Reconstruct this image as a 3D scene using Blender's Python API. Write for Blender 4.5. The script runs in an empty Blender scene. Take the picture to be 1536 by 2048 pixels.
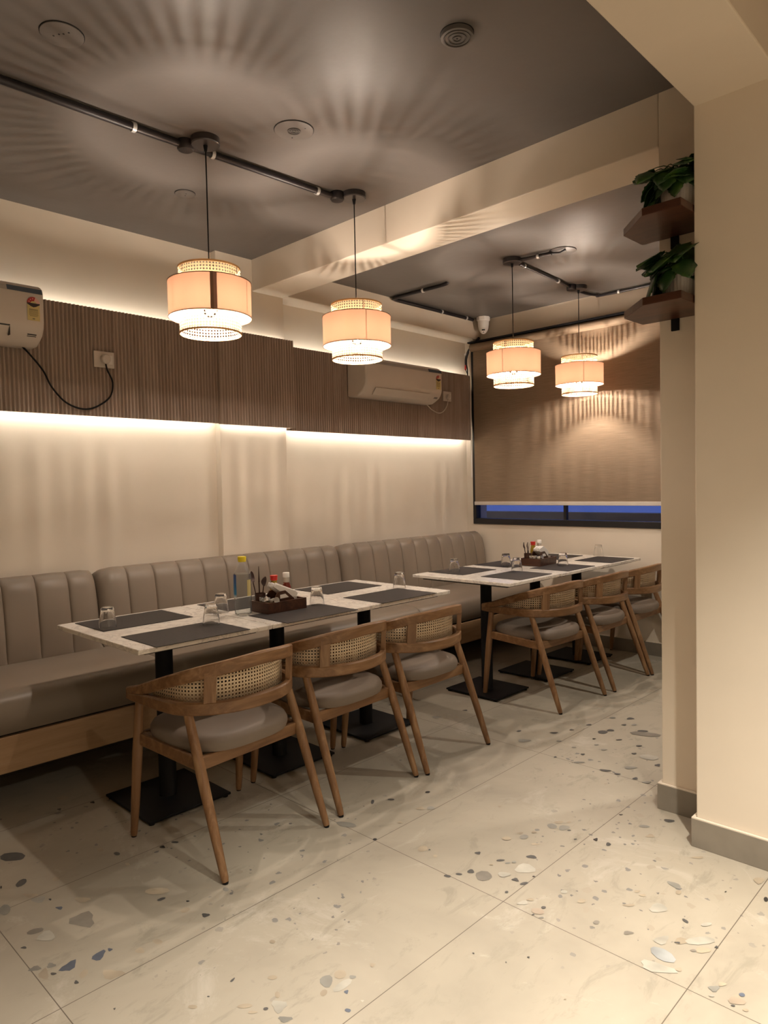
import bpy, bmesh, math, random
from mathutils import Vector, Matrix
random.seed(7)
SC = bpy.context.scene
COL = SC.collection
PI = math.pi
R = math.radians

# ------------------------------------------------------------------ camera
CAM_H = 1.34
def make_camera():
    yaw, pit, rol = R(44.1872), R(-2.0989), R(-1.1793)
    f = Vector((-math.sin(yaw)*math.cos(pit), math.cos(yaw)*math.cos(pit), math.sin(pit)))
    rt = Vector((math.cos(yaw), math.sin(yaw), 0)); up = rt.cross(f)
    c, s = math.cos(rol), math.sin(rol)
    r2 = c*rt + s*up; u2 = -s*rt + c*up
    cd = bpy.data.cameras.new('camera'); cam = bpy.data.objects.new('camera', cd); COL.objects.link(cam)
    cam.matrix_world = Matrix(((r2.x, u2.x, -f.x, 0), (r2.y, u2.y, -f.y, 0), (r2.z, u2.z, -f.z, CAM_H), (0, 0, 0, 1)))
    cd.sensor_fit = 'HORIZONTAL'; cd.sensor_width = 36; cd.lens = 36*1402.25/1536
    cd.clip_start = 0.02; cd.clip_end = 100
    SC.camera = cam
make_camera()

# ------------------------------------------------------------------ light levels
EXPOSURE = 0.24
BULB_W = 6400.0        # filament strength of the pendants
LED_STRENGTH = 38.0
DOWN_W = 170.0         # unseen ceiling downlights of the rest of the room
SC.view_settings.view_transform = 'Standard'
SC.view_settings.look = 'None'
SC.view_settings.exposure = EXPOSURE
SC.view_settings.gamma = 1
SC.view_settings.use_curve_mapping = False
SC.cycles.max_bounces = 10
SC.cycles.diffuse_bounces = 5
SC.cycles.glossy_bounces = 4
SC.cycles.transmission_bounces = 8
SC.cycles.transparent_max_bounces = 24
SC.cycles.sample_clamp_indirect = 6
SC.cycles.caustics_reflective = False
SC.cycles.use_denoising = True
W = bpy.data.worlds.new('dusk'); SC.world = W; W.use_nodes = True
W.node_tree.nodes['Background'].inputs[0].default_value = (0.060, 0.105, 0.36, 1)
W.node_tree.nodes['Background'].inputs[1].default_value = 1.0

# ------------------------------------------------------------------ materials
class N:
    def __init__(s, name):
        s.m = bpy.data.materials.new(name); s.m.use_nodes = True
        s.t = s.m.node_tree; s.n = s.t.nodes; s.b = s.n['Principled BSDF']; s.out = s.n['Material Output']
    def add(s, typ, **k):
        n = s.n.new(typ)
        for a, v in k.items():
            if a.startswith('i_'): n.inputs[a[2:].replace('_', ' ')].default_value = v
            else: setattr(n, a, v)
        return n
    def link(s, a, b): s.t.links.new(a, b)
    def coord(s, kind='Object', scale=(1, 1, 1), rot=(0, 0, 0)):
        tc = s.add('ShaderNodeTexCoord'); mp = s.add('ShaderNodeMapping')
        mp.inputs['Scale'].default_value = scale; mp.inputs['Rotation'].default_value = rot
        s.link(tc.outputs[kind], mp.inputs[0]); return mp.outputs[0]
    def noise(s, co, scale, detail=3, rough=.5, dist=0):
        n = s.add('ShaderNodeTexNoise'); s.link(co, n.inputs['Vector'])
        n.inputs['Scale'].default_value = scale; n.inputs['Detail'].default_value = detail
        n.inputs['Roughness'].default_value = rough; n.inputs['Distortion'].default_value = dist
        return n.outputs[0]
    def ramp(s, fac, stops, interp='LINEAR'):
        n = s.add('ShaderNodeValToRGB'); n.color_ramp.interpolation = interp
        e = n.color_ramp.elements
        while len(e) < len(stops): e.new(0.5)
        for i, (p, c) in enumerate(stops):
            e[i].position = p; e[i].color = (*c, 1) if len(c) == 3 else c
        s.link(fac, n.inputs[0]); return n.outputs[0]
    def mix(s, fac, a, b, typ='MIX'):
        n = s.add('ShaderNodeMix', data_type='RGBA', blend_type=typ)
        for v, i in ((fac, 0), (a, 6), (b, 7)):
            if hasattr(v, 'node'): s.link(v, n.inputs[i])
            else: n.inputs[i].default_value = (*v, 1) if isinstance(v, tuple) and len(v) == 3 else v
        return n.outputs[2]
    def math(s, op, a, b=0.0, c=0.0):
        n = s.add('ShaderNodeMath', operation=op)
        for v, i in ((a, 0), (b, 1), (c, 2)):
            if hasattr(v, 'node'): s.link(v, n.inputs[i])
            else: n.inputs[i].default_value = v
        return n.outputs[0]
    def bump(s, h, strength=.2, dist=.002):
        n = s.add('ShaderNodeBump'); s.link(h, n.inputs['Height'])
        n.inputs['Strength'].default_value = strength; n.inputs['Distance'].default_value = dist
        s.link(n.outputs[0], s.b.inputs['Normal'])
    def col(s, c):
        if hasattr(c, 'node'): s.link(c, s.b.inputs['Base Color'])
        else: s.b.inputs['Base Color'].default_value = (*c, 1)
    def set(s, rough=.5, metal=0.0, spec=.5, **k):
        s.b.inputs['Roughness'].default_value = rough; s.b.inputs['Metallic'].default_value = metal
        s.b.inputs['Specular IOR Level'].default_value = spec
        for a, v in k.items(): s.b.inputs[a.replace('_', ' ')].default_value = v

def plain(name, c, rough=.5, metal=0.0, spec=.5, var=.06, **k):
    m = N(name); co = m.coord()
    f = m.noise(co, 9, 3)
    m.col(m.ramp(f, [(.3, tuple(x*(1-var) for x in c)), (.7, tuple(min(1, x*(1+var)) for x in c))]))
    m.set(rough, metal, spec, **k); return m.m

def paint(name, c, rough=.55, blot=.05, bumps=.12):
    m = N(name); co = m.coord()
    f = m.noise(co, 1.3, 4, .55)
    m.col(m.ramp(f, [(.3, tuple(x*(1-blot) for x in c)), (.7, tuple(x*(1+blot) for x in c))]))
    m.set(rough, 0, .28)
    m.bump(m.noise(co, 2.2, 5, .6), bumps, .02)
    return m.m

def wood(name, c1, c2, c3, along='X', scale=1.0, rough=.42):
    m = N(name)
    sc = {'X': (1.2, 14, 14), 'Y': (14, 1.2, 14), 'Z': (14, 14, 1.2)}[along]
    co = m.coord('Object', tuple(x*scale for x in sc))
    oi = m.add('ShaderNodeObjectInfo')
    va = m.add('ShaderNodeVectorMath', operation='ADD'); m.link(co, va.inputs[0])
    sm = m.add('ShaderNodeVectorMath', operation='SCALE'); sm.inputs[0].default_value = (7, 5, 3); m.link(oi.outputs['Random'], sm.inputs['Scale'])
    m.link(sm.outputs[0], va.inputs[1])
    f = m.noise(va.outputs[0], 1.3, 6, .62, 1.2)
    g = m.noise(va.outputs[0], 6, 3, .5, .2)
    a = m.ramp(f, [(.3, c1), (.5, c2), (.68, c3)])
    tint = m.mix(m.math('MULTIPLY', oi.outputs['Random'], .35), a, tuple(x*.72 for x in c2))
    m.col(m.mix(m.math('MULTIPLY', g, .35), tint, tuple(x*.6 for x in c1)))
    m.set(rough, 0, .4); m.bump(g, .06, .001)
    return m.m

def floor_material():
    m = N('terrazzo_tile'); co = m.coord()
    big = m.noise(co, 1.1, 5, .6, .4)
    base = m.ramp(big, [(.30, (.27, .24, .19)), (.5, (.38, .338, .268)), (.70, (.46, .415, .332))])
    fine = m.noise(co, 16, 6, .7)
    base = m.mix(m.math('MULTIPLY', fine, .45), base, (.38, .33, .26))
    cl = m.noise(co, 2.6, 7, .72, .8)
    cloud = m.ramp(cl, [(.56, (0, 0, 0)), (.68, (1, 1, 1))])
    base = m.mix(m.math('MULTIPLY', cloud, .38), base, (.62, .58, .51))
    st = m.noise(m.coord('Object', (2.5, .9, 1), (0, 0, .5)), 5.5, 7, .75, .6)
    stain = m.ramp(st, [(.55, (0, 0, 0)), (.66, (1, 1, 1))])
    base = m.mix(m.math('MULTIPLY', stain, .60), base, (.27, .245, .19))
    # small aggregate, only where the low mask allows it
    mask = m.ramp(m.noise(co, 1.15, 2, .5), [(.50, (0, 0, 0)), (.57, (1, 1, 1))])
    for sc, thr, colr in ((34, .10, (.17, .17, .165)), (21, .10, (.36, .31, .24)), (55, .075, (.12, .12, .12))):
        w = m.add('ShaderNodeVectorMath', operation='ADD'); m.link(co, w.inputs[0])
        nn = m.add('ShaderNodeTexNoise'); m.link(co, nn.inputs['Vector']); nn.inputs['Scale'].default_value = sc*1.3
        sm = m.add('ShaderNodeVectorMath', operation='SCALE'); m.link(nn.outputs['Color'], sm.inputs[0]); sm.inputs['Scale'].default_value = .9/sc
        m.link(sm.outputs[0], w.inputs[1])
        v = m.add('ShaderNodeTexVoronoi'); m.link(w.outputs[0], v.inputs['Vector']); v.inputs['Scale'].default_value = sc
        sep = m.add('ShaderNodeSeparateColor'); m.link(v.outputs['Color'], sep.inputs[0])
        pick = m.math('LESS_THAN', sep.outputs[0], thr)
        near = m.math('LESS_THAN', v.outputs['Distance'], m.math('MULTIPLY', sep.outputs[1], .42))
        fac = m.math('MULTIPLY', m.math('MULTIPLY', pick, near), mask)
        base = m.mix(m.math('MULTIPLY', fac, .8), base, colr)
    # joints
    sx = m.add('ShaderNodeSeparateXYZ'); m.link(co, sx.inputs[0])
    def joint(o, off, pitch):
        a = m.math('FRACT', m.math('DIVIDE', m.math('ADD', o, off), pitch))
        d = m.math('MINIMUM', a, m.math('SUBTRACT', 1.0, a))
        return m.math('LESS_THAN', d, .0013/pitch)
    jj = m.math('MAXIMUM', joint(sx.outputs[0], 1.280+5.8, .580), joint(sx.outputs[1], -1.829+11.6, 1.16))
    base = m.mix(jj, base, (.13, .105, .08))
    m.col(base); m.set(.42, 0, .45)
    m.b.inputs['Roughness'].default_value = .45
    m.bump(m.math('MULTIPLY', jj, -1.0), .5, .001)
    return m.m

def cane_material(name, c_hi, c_lo, pitch=.0132, hole=.30, transl=0.0, tcol=(1, .8, .5)):
    m = N(name); tc = m.add('ShaderNodeTexCoord'); sx = m.add('ShaderNodeSeparateXYZ'); m.link(tc.outputs['UV'], sx.inputs[0])
    def cell(o, off=0.0):
        a = m.math('FRACT', m.math('ADD', m.math('DIVIDE', o, pitch), 100+off)); return m.math('SUBTRACT', a, .5)
    u, v = cell(sx.outputs[0]), cell(sx.outputs[1])
    r = m.math('SQRT', m.math('ADD', m.math('MULTIPLY', u, u), m.math('MULTIPLY', v, v)))
    h = m.math('LESS_THAN', r, hole)
    strand = m.math('ABSOLUTE', m.math('SUBTRACT', m.math('ABSOLUTE', u), m.math('ABSOLUTE', v)))
    n = m.noise(tc.outputs['UV'], 260, 2)
    m.col(m.mix(m.math('MULTIPLY', n, .5), m.ramp(strand, [(0, c_lo), (.3, c_hi)]), c_lo))
    m.set(.5, 0, .3); m.bump(strand, .3, .0008)
    sh = m.b.outputs[0]
    if transl:
        tr = m.add('ShaderNodeBsdfTranslucent'); tr.inputs[0].default_value = (*tcol, 1)
        mx = m.add('ShaderNodeMixShader'); mx.inputs[0].default_value = transl
        m.link(sh, mx.inputs[1]); m.link(tr.outputs[0], mx.inputs[2]); sh = mx.outputs[0]
    tp = m.add('ShaderNodeBsdfTransparent'); mx = m.add('ShaderNodeMixShader')
    m.link(h, mx.inputs[0]); m.link(sh, mx.inputs[1]); m.link(tp.outputs[0], mx.inputs[2])
    m.link(mx.outputs[0], m.out.inputs[0]); return m.m

def fabric_shade(name, dcol, tcol, fac):
    m = N(name); co = m.coord('Object', (1, 1, 1))
    n = m.noise(co, 300, 2); m.col(m.mix(m.math('MULTIPLY', n, .3), dcol, tuple(x*.85 for x in dcol))); m.set(.8, 0, .2)
    tr = m.add('ShaderNodeBsdfTranslucent'); tr.inputs[0].default_value = (*tcol, 1)
    mx = m.add('ShaderNodeMixShader'); mx.inputs[0].default_value = fac
    m.link(m.b.outputs[0], mx.inputs[1]); m.link(tr.outputs[0], mx.inputs[2]); m.link(mx.outputs[0], m.out.inputs[0])
    return m.m

def emit(name, c, s):
    m = N(name); e = m.add('ShaderNodeEmission'); e.inputs[0].default_value = (*c, 1); e.inputs[1].default_value = s
    m.link(e.outputs[0], m.out.inputs[0]); return m.m

def glass(name, c=(1, 1, 1), rough=0.0, ior=1.45):
    m = N(name); m.col(c); m.set(rough, 0, .5, Transmission_Weight=1.0, IOR=ior); return m.m

def thin_glass(name, c=(1, 1, 1), ior=1.45):
    m = N(name); fr = m.add('ShaderNodeFresnel'); fr.inputs[0].default_value = ior
    tp = m.add('ShaderNodeBsdfTransparent'); tp.inputs[0].default_value = (*c, 1)
    gl = m.add('ShaderNodeBsdfGlossy'); gl.inputs['Roughness'].default_value = .02
    mx = m.add('ShaderNodeMixShader'); m.link(fr.outputs[0], mx.inputs[0]); m.link(tp.outputs[0], mx.inputs[1]); m.link(gl.outputs[0], mx.inputs[2])
    m.link(mx.outputs[0], m.out.inputs[0]); return m.m

M = {}
M['cream'] = paint('cream_wall_paint', (.71, .625, .515))
M['cream2'] = paint('cream_beam_paint', (.69, .60, .49))
M['ceiling'] = paint('taupe_ceiling_paint', (.122, .108, .098), .44, .08, .22)
M['rearceil'] = paint('rear_ceiling_paint', (.55, .50, .47))
M['floor'] = floor_material()
M['skirt'] = plain('skirting_tile', (.235, .205, .165), .45, var=.12)
M['black'] = plain('black_metal', (.005, .005, .006), .6, 0, .2)
M['blackm'] = plain('matt_black_board', (.02, .018, .017), .7)
M['pipe'] = plain('black_conduit', (.016, .013, .015), .42, 0, .35)
M['canopy'] = plain('dark_bronze', (.028, .024, .024), .3, 0, .6)
M['clip'] = plain('steel_clip', (.7, .68, .66), .35, .4)
M['flute'] = wood('fluted_wood', (.32, .245, .198), (.40, .312, .255), (.48, .385, .318), 'Z', .6, .5)
M['leather'] = None
def leather():
    m = N('taupe_leather'); co = m.coord()
    m.col(m.ramp(m.noise(co, 2.0, 3), [(.3, (.185, .146, .110)), (.7, (.215, .172, .132))]))
    m.set(.42, 0, .4); m.bump(m.noise(co, 230, 2), .06, .0006); return m.m
M['leather'] = leather()
M['seatpad'] = plain('grey_beige_leather', (.175, .138, .108), .52, 0, .3, .04)
M['benchwood'] = wood('bench_wood', (.32, .19, .095), (.42, .265, .145), (.48, .32, .19), 'Y', .8)
M['teak_x'] = wood('teak', (.125, .058, .023), (.22, .112, .047), (.34, .195, .095), 'Y', 1.1)
M['teak_z'] = wood('teak_leg', (.145, .068, .028), (.24, .125, .056), (.37, .225, .112), 'Z', 1.1)
M['walnut'] = wood('dark_walnut', (.040, .014, .008), (.078, .028, .014), (.125, .048, .022), 'X', 1.0, .35)
M['cane'] = cane_material('cane_webbing', (.80, .65, .47), (.56, .44, .29), .0133, .31)
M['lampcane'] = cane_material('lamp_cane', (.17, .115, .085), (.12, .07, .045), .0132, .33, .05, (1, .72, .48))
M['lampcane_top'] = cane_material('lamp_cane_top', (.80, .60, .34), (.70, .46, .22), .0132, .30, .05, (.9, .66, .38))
M['drum'] = fabric_shade('peach_fabric', (.52, .325, .225), (.14, .072, .043), .20)
M['drumseam'] = fabric_shade('fabric_seam', (.26, .15, .10), (.05, .025, .015), .10)
M['drumseam2'] = fabric_shade('fabric_overlap', (.42, .24, .18), (.10, .045, .032), .16)
M['trim'] = plain('brown_trim', (.20, .10, .05), .6)
M['filament'] = emit('warm_filament', (1, .85, .71), BULB_W)
M['led'] = emit('led_strip_light', (1, .945, .84), LED_STRENGTH)
M['ledtop'] = emit('led_strip_upper', (1, .945, .84), LED_STRENGTH*.62)
M['bulbglass'] = thin_glass('bulb_glass')
M['acwhite'] = plain('white_plastic', (.62, .56, .50), .35, 0, .5, .02)
M['acgrey'] = plain('grey_plastic', (.40, .37, .34), .4)
M['acblue'] = plain('blue_grey_strip', (.075, .095, .125), .2, 0, .5)
M['acdark'] = plain('dark_louvre_gap', (.02, .018, .017), .5)
M['white'] = plain('white_gloss', (.78, .74, .69), .4, var=.02)
M['red'] = plain('red_plastic', (.62, .03, .02), .35)
M['sred'] = plain('sticker_red', (.42, .03, .03), .5)
M['syel'] = plain('sticker_yellow', (.60, .50, .22), .6)
M['sblack'] = plain('sticker_black', (.02, .015, .02), .5)
M['sgrey'] = plain('sticker_print', (.20, .17, .09), .6)
M['spink'] = plain('sticker_pink', (.75, .45, .40), .6)
M['yellow'] = plain('yellow_cap', (.80, .62, .02), .35)
M['mat'] = plain('charcoal_mat', (.055, .048, .046), .5, 0, .4, .25)
M['napkin'] = plain('white_paper', (.88, .83, .78), .8, var=.02)
M['steel'] = plain('steel', (.65, .65, .66), .2, 1.0)
M['spoonbrown'] = plain('brown_cutlery', (.035, .012, .007), .45, 0, .4)
M['ketchup'] = plain('ketchup', (.11, .015, .008), .15, 0, .6)
M['labelcream'] = plain('cream_label', (.55, .50, .43), .6)
M['mustard'] = plain('mustard_sauce', (.38, .25, .03), .2)
M['glass'] = glass('tumbler_glass', (.97, .97, .97))
def petm():
    m = N('pet_plastic'); lw = m.add('ShaderNodeLayerWeight'); lw.inputs[0].default_value = .25
    tp = m.add('ShaderNodeBsdfTransparent'); tp.inputs[0].default_value = (.95, .96, .97, 1)
    gl = m.add('ShaderNodeBsdfGlossy'); gl.inputs['Roughness'].default_value = .12; df = m.add('ShaderNodeBsdfDiffuse'); df.inputs[0].default_value = (.8, .8, .8, 1)
    m1 = m.add('ShaderNodeMixShader'); m1.inputs[0].default_value = .45; m.link(gl.outputs[0], m1.inputs[1]); m.link(df.outputs[0], m1.inputs[2])
    m2 = m.add('ShaderNodeMixShader'); m.link(m.math('MULTIPLY_ADD', lw.outputs['Facing'], .40, .02), m2.inputs[0]); m.link(tp.outputs[0], m2.inputs[1]); m.link(m1.outputs[0], m2.inputs[2])
    m.link(m2.outputs[0], m.out.inputs[0]); return m.m
M['pet'] = petm()
M['water'] = thin_glass('water', (.88, .90, .90), 1.08)
M['pane'] = thin_glass('window_pane', (.85, .88, .92))
M['pot'] = plain('white_ceramic', (.60, .55, .50), .45, var=.03)
M['leaf'] = None
def leafm():
    m = N('leaf_green'); co = m.coord()
    m.col(m.ramp(m.noise(co, 14, 3), [(.3, (.012, .038, .010)), (.55, (.024, .070, .015)), (.75, (.085, .16, .025))]))
    m.set(.38, 0, .5); return m.m
M['leaf'] = leafm()
M['soil'] = plain('potting_soil', (.03, .02, .015), .9)
M['parapet'] = plain('brown_render', (.62, .32, .10), .8)
M['frame'] = plain('black_aluminium', (.012, .011, .013), .35)
M['redwire'] = plain('red_wire', (.5, .02, .02), .4)

def marble():
    m = N('white_marble'); co = m.coord()
    n = m.noise(co, 4.5, 8, .68, 1.6)
    v = m.ramp(n, [(.47, (.82, .76, .68)), (.505, (.58, .52, .48)), (.53, (.78, .72, .64)), (.75, (.83, .78, .70))])
    p = m.ramp(m.noise(co, 14, 6, .7, .7), [(.50, (0, 0, 0)), (.72, (1, 1, 1))])
    m.col(m.mix(m.math('MULTIPLY', p, .06), v, (.42, .36, .34)))
    m.set(.16, 0, .5); return m.m
M['marble'] = marble()
def blindm():
    m = N('woven_blind')
    a = m.noise(m.coord('Object', (6, 6, 260)), 1, 3, .7)
    b = m.noise(m.coord('Object', (300, 300, 8)), 1, 2, .6)
    c1 = m.ramp(a, [(.3, (.20, .148, .10)), (.7, (.31, .235, .165))])
    m.col(m.mix(m.math('MULTIPLY', b, .4), c1, (.22, .15, .10)))
    m.set(.7, 0, .2); m.bump(a, .1, .001); return m.m
M['blind'] = blindm()
def matm():
    m = N('woven_placemat')
    a = m.noise(m.coord('Object', (30, 420, 30)), 1, 3, .6)
    m.col(m.ramp(a, [(.3, (.019, .016, .016)), (.7, (.044, .037, .035))])); m.set(.6, 0, .25); m.bump(a, .2, .0006); return m.m
M['mat'] = matm()
def bluelabel():
    m = N('blue_label'); co = m.coord('Object'); s = m.add('ShaderNodeSeparateXYZ'); m.link(co, s.inputs[0])
    m.col(m.ramp(m.math('MULTIPLY', s.outputs[2], 5.0), [(.42, (.75, .75, .72)), (.50, (.02, .22, .42)), (.75, (.02, .13, .36)), (.95, (.03, .06, .25))]))
    m.set(.3); return m.m
M['bluelabel'] = bluelabel()

# ------------------------------------------------------------------ mesh helpers
class MB:
    def __init__(s): s.v = []; s.f = []; s.uv = []; s.mi = []; s.cur = 0; s.has_uv = False
    def vert(s, p): s.v.append(tuple(p)); return len(s.v)-1
    def face(s, idx, uv=None):
        s.f.append(tuple(idx)); s.mi.append(s.cur)
        s.uv.append(uv if uv else [(0, 0)]*len(idx))
        if uv: s.has_uv = True
    def box(s, a, b):
        (x0, y0, z0), (x1, y1, z1) = [tuple(map(min, zip(a, b))), tuple(map(max, zip(a, b)))]
        i = [s.vert(p) for p in ((x0, y0, z0), (x1, y0, z0), (x1, y1, z0), (x0, y1, z0), (x0, y0, z1), (x1, y0, z1), (x1, y1, z1), (x0, y1, z1))]
        for q in ((0, 3, 2, 1), (4, 5, 6, 7), (0, 1, 5, 4), (1, 2, 6, 5), (2, 3, 7, 6), (3, 0, 4, 7)): s.face([i[k] for k in q])
        return s
    def prism(s, pts, z0, z1):
        n = len(pts); a = [s.vert((*p, z0)) for p in pts]; b = [s.vert((*p, z1)) for p in pts]
        s.face(a[::-1]); s.face(b)
        for i in range(n): j = (i+1) % n; s.face((a[i], a[j], b[j], b[i]))
        return s
    def extrude(s, pts, axis, a0, a1):      # pts in the two other axes, in cyclic order
        def P(p, a):
            return {'X': (a, p[0], p[1]), 'Y': (p[0], a, p[1]), 'Z': (p[0], p[1], a)}[axis]
        n = len(pts); a = [s.vert(P(p, a0)) for p in pts]; b = [s.vert(P(p, a1)) for p in pts]
        s.face(a[::-1]); s.face(b)
        for i in range(n): j = (i+1) % n; s.face((a[i], a[j], b[j], b[i]))
        return s
    def lathe(s, prof, c=(0, 0, 0), n=24, closed=False, flute=0, famp=0.0, uvs=False):
        rows = []
        for r, z in prof:
            row = []
            for k in range(n):
                a = 2*PI*k/n; rr = r*(1+famp*math.cos(flute*a)) if flute else r
                row.append(s.vert((c[0]+rr*math.cos(a), c[1]+rr*math.sin(a), c[2]+z)))
            rows.append(row)
        m = len(rows); L = 0
        for i in range(m if closed else m-1):
            a, b = rows[i], rows[(i+1) % m]
            d = math.hypot(prof[(i+1) % m][0]-prof[i][0], prof[(i+1) % m][1]-prof[i][1])
            for k in range(n):
                k2 = (k+1) % n; R0 = prof[i][0]
                u0, u1 = 2*PI*R0*k/n, 2*PI*R0*(k+1)/n
                s.face((a[k], a[k2], b[k2], b[k]), [(u0, L), (u1, L), (u1, L+d), (u0, L+d)] if uvs else None)
            L += d
        if not closed:
            if prof[0][0] > 1e-6 and not uvs: s.face(rows[0][::-1])
            if prof[-1][0] > 1e-6 and not uvs: s.face(rows[-1])
        return s
    def tube(s, pts, r, n=10, cap=True):
        pts = [Vector(p) for p in pts]; rs = r if isinstance(r, (list, tuple)) else [r]*len(pts)
        rows = []; prev = None
        for i, p in enumerate(pts):
            t = (pts[min(i+1, len(pts)-1)]-pts[max(i-1, 0)]).normalized()
            if prev is None:
                u = t.cross(Vector((0, 0, 1)) if abs(t.z) < .9 else Vector((1, 0, 0))).normalized()
            else:
                u = (prev - t*prev.dot(t)).normalized()
            prev = u; w = t.cross(u)
            rows.append([s.vert(p+rs[i]*(math.cos(2*PI*k/n)*u+math.sin(2*PI*k/n)*w)) for k in range(n)])
        for a, b in zip(rows, rows[1:]):
            for k in range(n): k2 = (k+1) % n; s.face((a[k], a[k2], b[k2], b[k]))
        if cap: s.face(rows[0][::-1]); s.face(rows[-1])
        return s
    def ribbon(s, path, w, h, ends=True):   # rectangular rail swept along path, w radial, h up; path = centre line
        P = [Vector(p) for p in path]; rows = []
        for i, p in enumerate(P):
            t = P[min(i+1, len(P)-1)]-P[max(i-1, 0)]; t.z = 0; t.normalize(); n = Vector((-t.y, t.x, 0))
            ww = w[i] if isinstance(w, list) else w; hh = h[i] if isinstance(h, list) else h
            e = .2*min(ww, hh)
            sec = [(-ww/2+e, -hh/2), (ww/2-e, -hh/2), (ww/2, -hh/2+e), (ww/2, hh/2-e), (ww/2-e, hh/2), (-ww/2+e, hh/2), (-ww/2, hh/2-e), (-ww/2, -hh/2+e)]
            rows.append([s.vert(p+n*a+Vector((0, 0, b))) for a, b in sec])
        for a, b in zip(rows, rows[1:]):
            for k in range(8): k2 = (k+1) % 8; s.face((a[k], a[k2], b[k2], b[k]))
        if ends: s.face(rows[0][::-1]); s.face(rows[-1])
        return s
    def bar(s, a, b, w, h, up=(0, 0, 1)):
        a, b = Vector(a), Vector(b); t = (b-a).normalized(); u = t.cross(Vector(up)).normalized(); v = u.cross(t)
        i = [s.vert(p+u*x*w/2+v*y*h/2) for p in (a, b) for x, y in ((-1, -1), (1, -1), (1, 1), (-1, 1))]
        s.face((i[3], i[2], i[1], i[0])); s.face(i[4:])
        for k in range(4): k2 = (k+1) % 4; s.face((i[k], i[k2], i[4+k2], i[4+k]))
        return s
    def build(s, name, mat, parent=None, smooth=False, bevel=0, sub=0, loc=None, rotz=None, seg=2, recalc=True):
        me = bpy.data.meshes.new(name); me.from_pydata(s.v, [], s.f)
        for mm in (mat if isinstance(mat, list) else [mat]): me.materials.append(mm)
        me.polygons.foreach_set('material_index', s.mi)
        if s.has_uv:
            ul = me.uv_layers.new(name='UVMap'); k = 0
            for fu in s.uv:
                for q in fu: ul.data[k].uv = q; k += 1
        if recalc:
            bm = bmesh.new(); bm.from_mesh(me); bmesh.ops.recalc_face_normals(bm, faces=bm.faces); bm.to_mesh(me); bm.free()
        o = bpy.data.objects.new(name, me); COL.objects.link(o)
        if parent: o.parent = parent
        if loc: o.location = loc
        if rotz is not None: o.rotation_euler = (0, 0, rotz)
        if smooth:
            me.polygons.foreach_set('use_smooth', [True]*len(me.polygons))
            if smooth == 'auto': me.set_sharp_from_angle(angle=R(40))
        if bevel:
            b = o.modifiers.new('bevel', 'BEVEL'); b.width = bevel; b.segments = seg; b.limit_method = 'ANGLE'; b.angle_limit = R(35)
        if sub:
            b = o.modifiers.new('sub', 'SUBSURF'); b.levels = sub; b.render_levels = sub
        return o

def tag(o, label, cat, group=None):
    o['label'] = label; o['category'] = cat
    if group: o['group'] = group
    return o
def thing(name, label, cat, loc=(0, 0, 0), rotz=0, group=None):
    o = bpy.data.objects.new(name, None); COL.objects.link(o); o.location = loc; o.rotation_euler = (0, 0, rotz)
    o.empty_display_size = .1
    return tag(o, label, cat, group)
def struct(o): o['kind'] = 'structure'; return o
def copy_tree(o, parent=None):
    c = o.copy(); COL.objects.link(c); c.parent = parent
    for ch in list(o.children): copy_tree(ch, c)
    return c
def place(o, loc, rotz, label, group=None):
    o.location = loc; o.rotation_euler = (0, 0, rotz); o['label'] = label
    if group: o['group'] = group
    return o
def smoothpath(pts, n=6):
    P = [Vector(p) for p in pts]; out = []
    for i in range(len(P)-1):
        a, b, c, d = P[max(i-1, 0)], P[i], P[i+1], P[min(i+2, len(P)-1)]
        for k in range(n):
            t = k/n
            out.append(.5*((2*b)+(-a+c)*t+(2*a-5*b+4*c-d)*t*t+(-a+3*b-3*c+d)*t**3))
    out.append(P[-1]); return out

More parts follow.
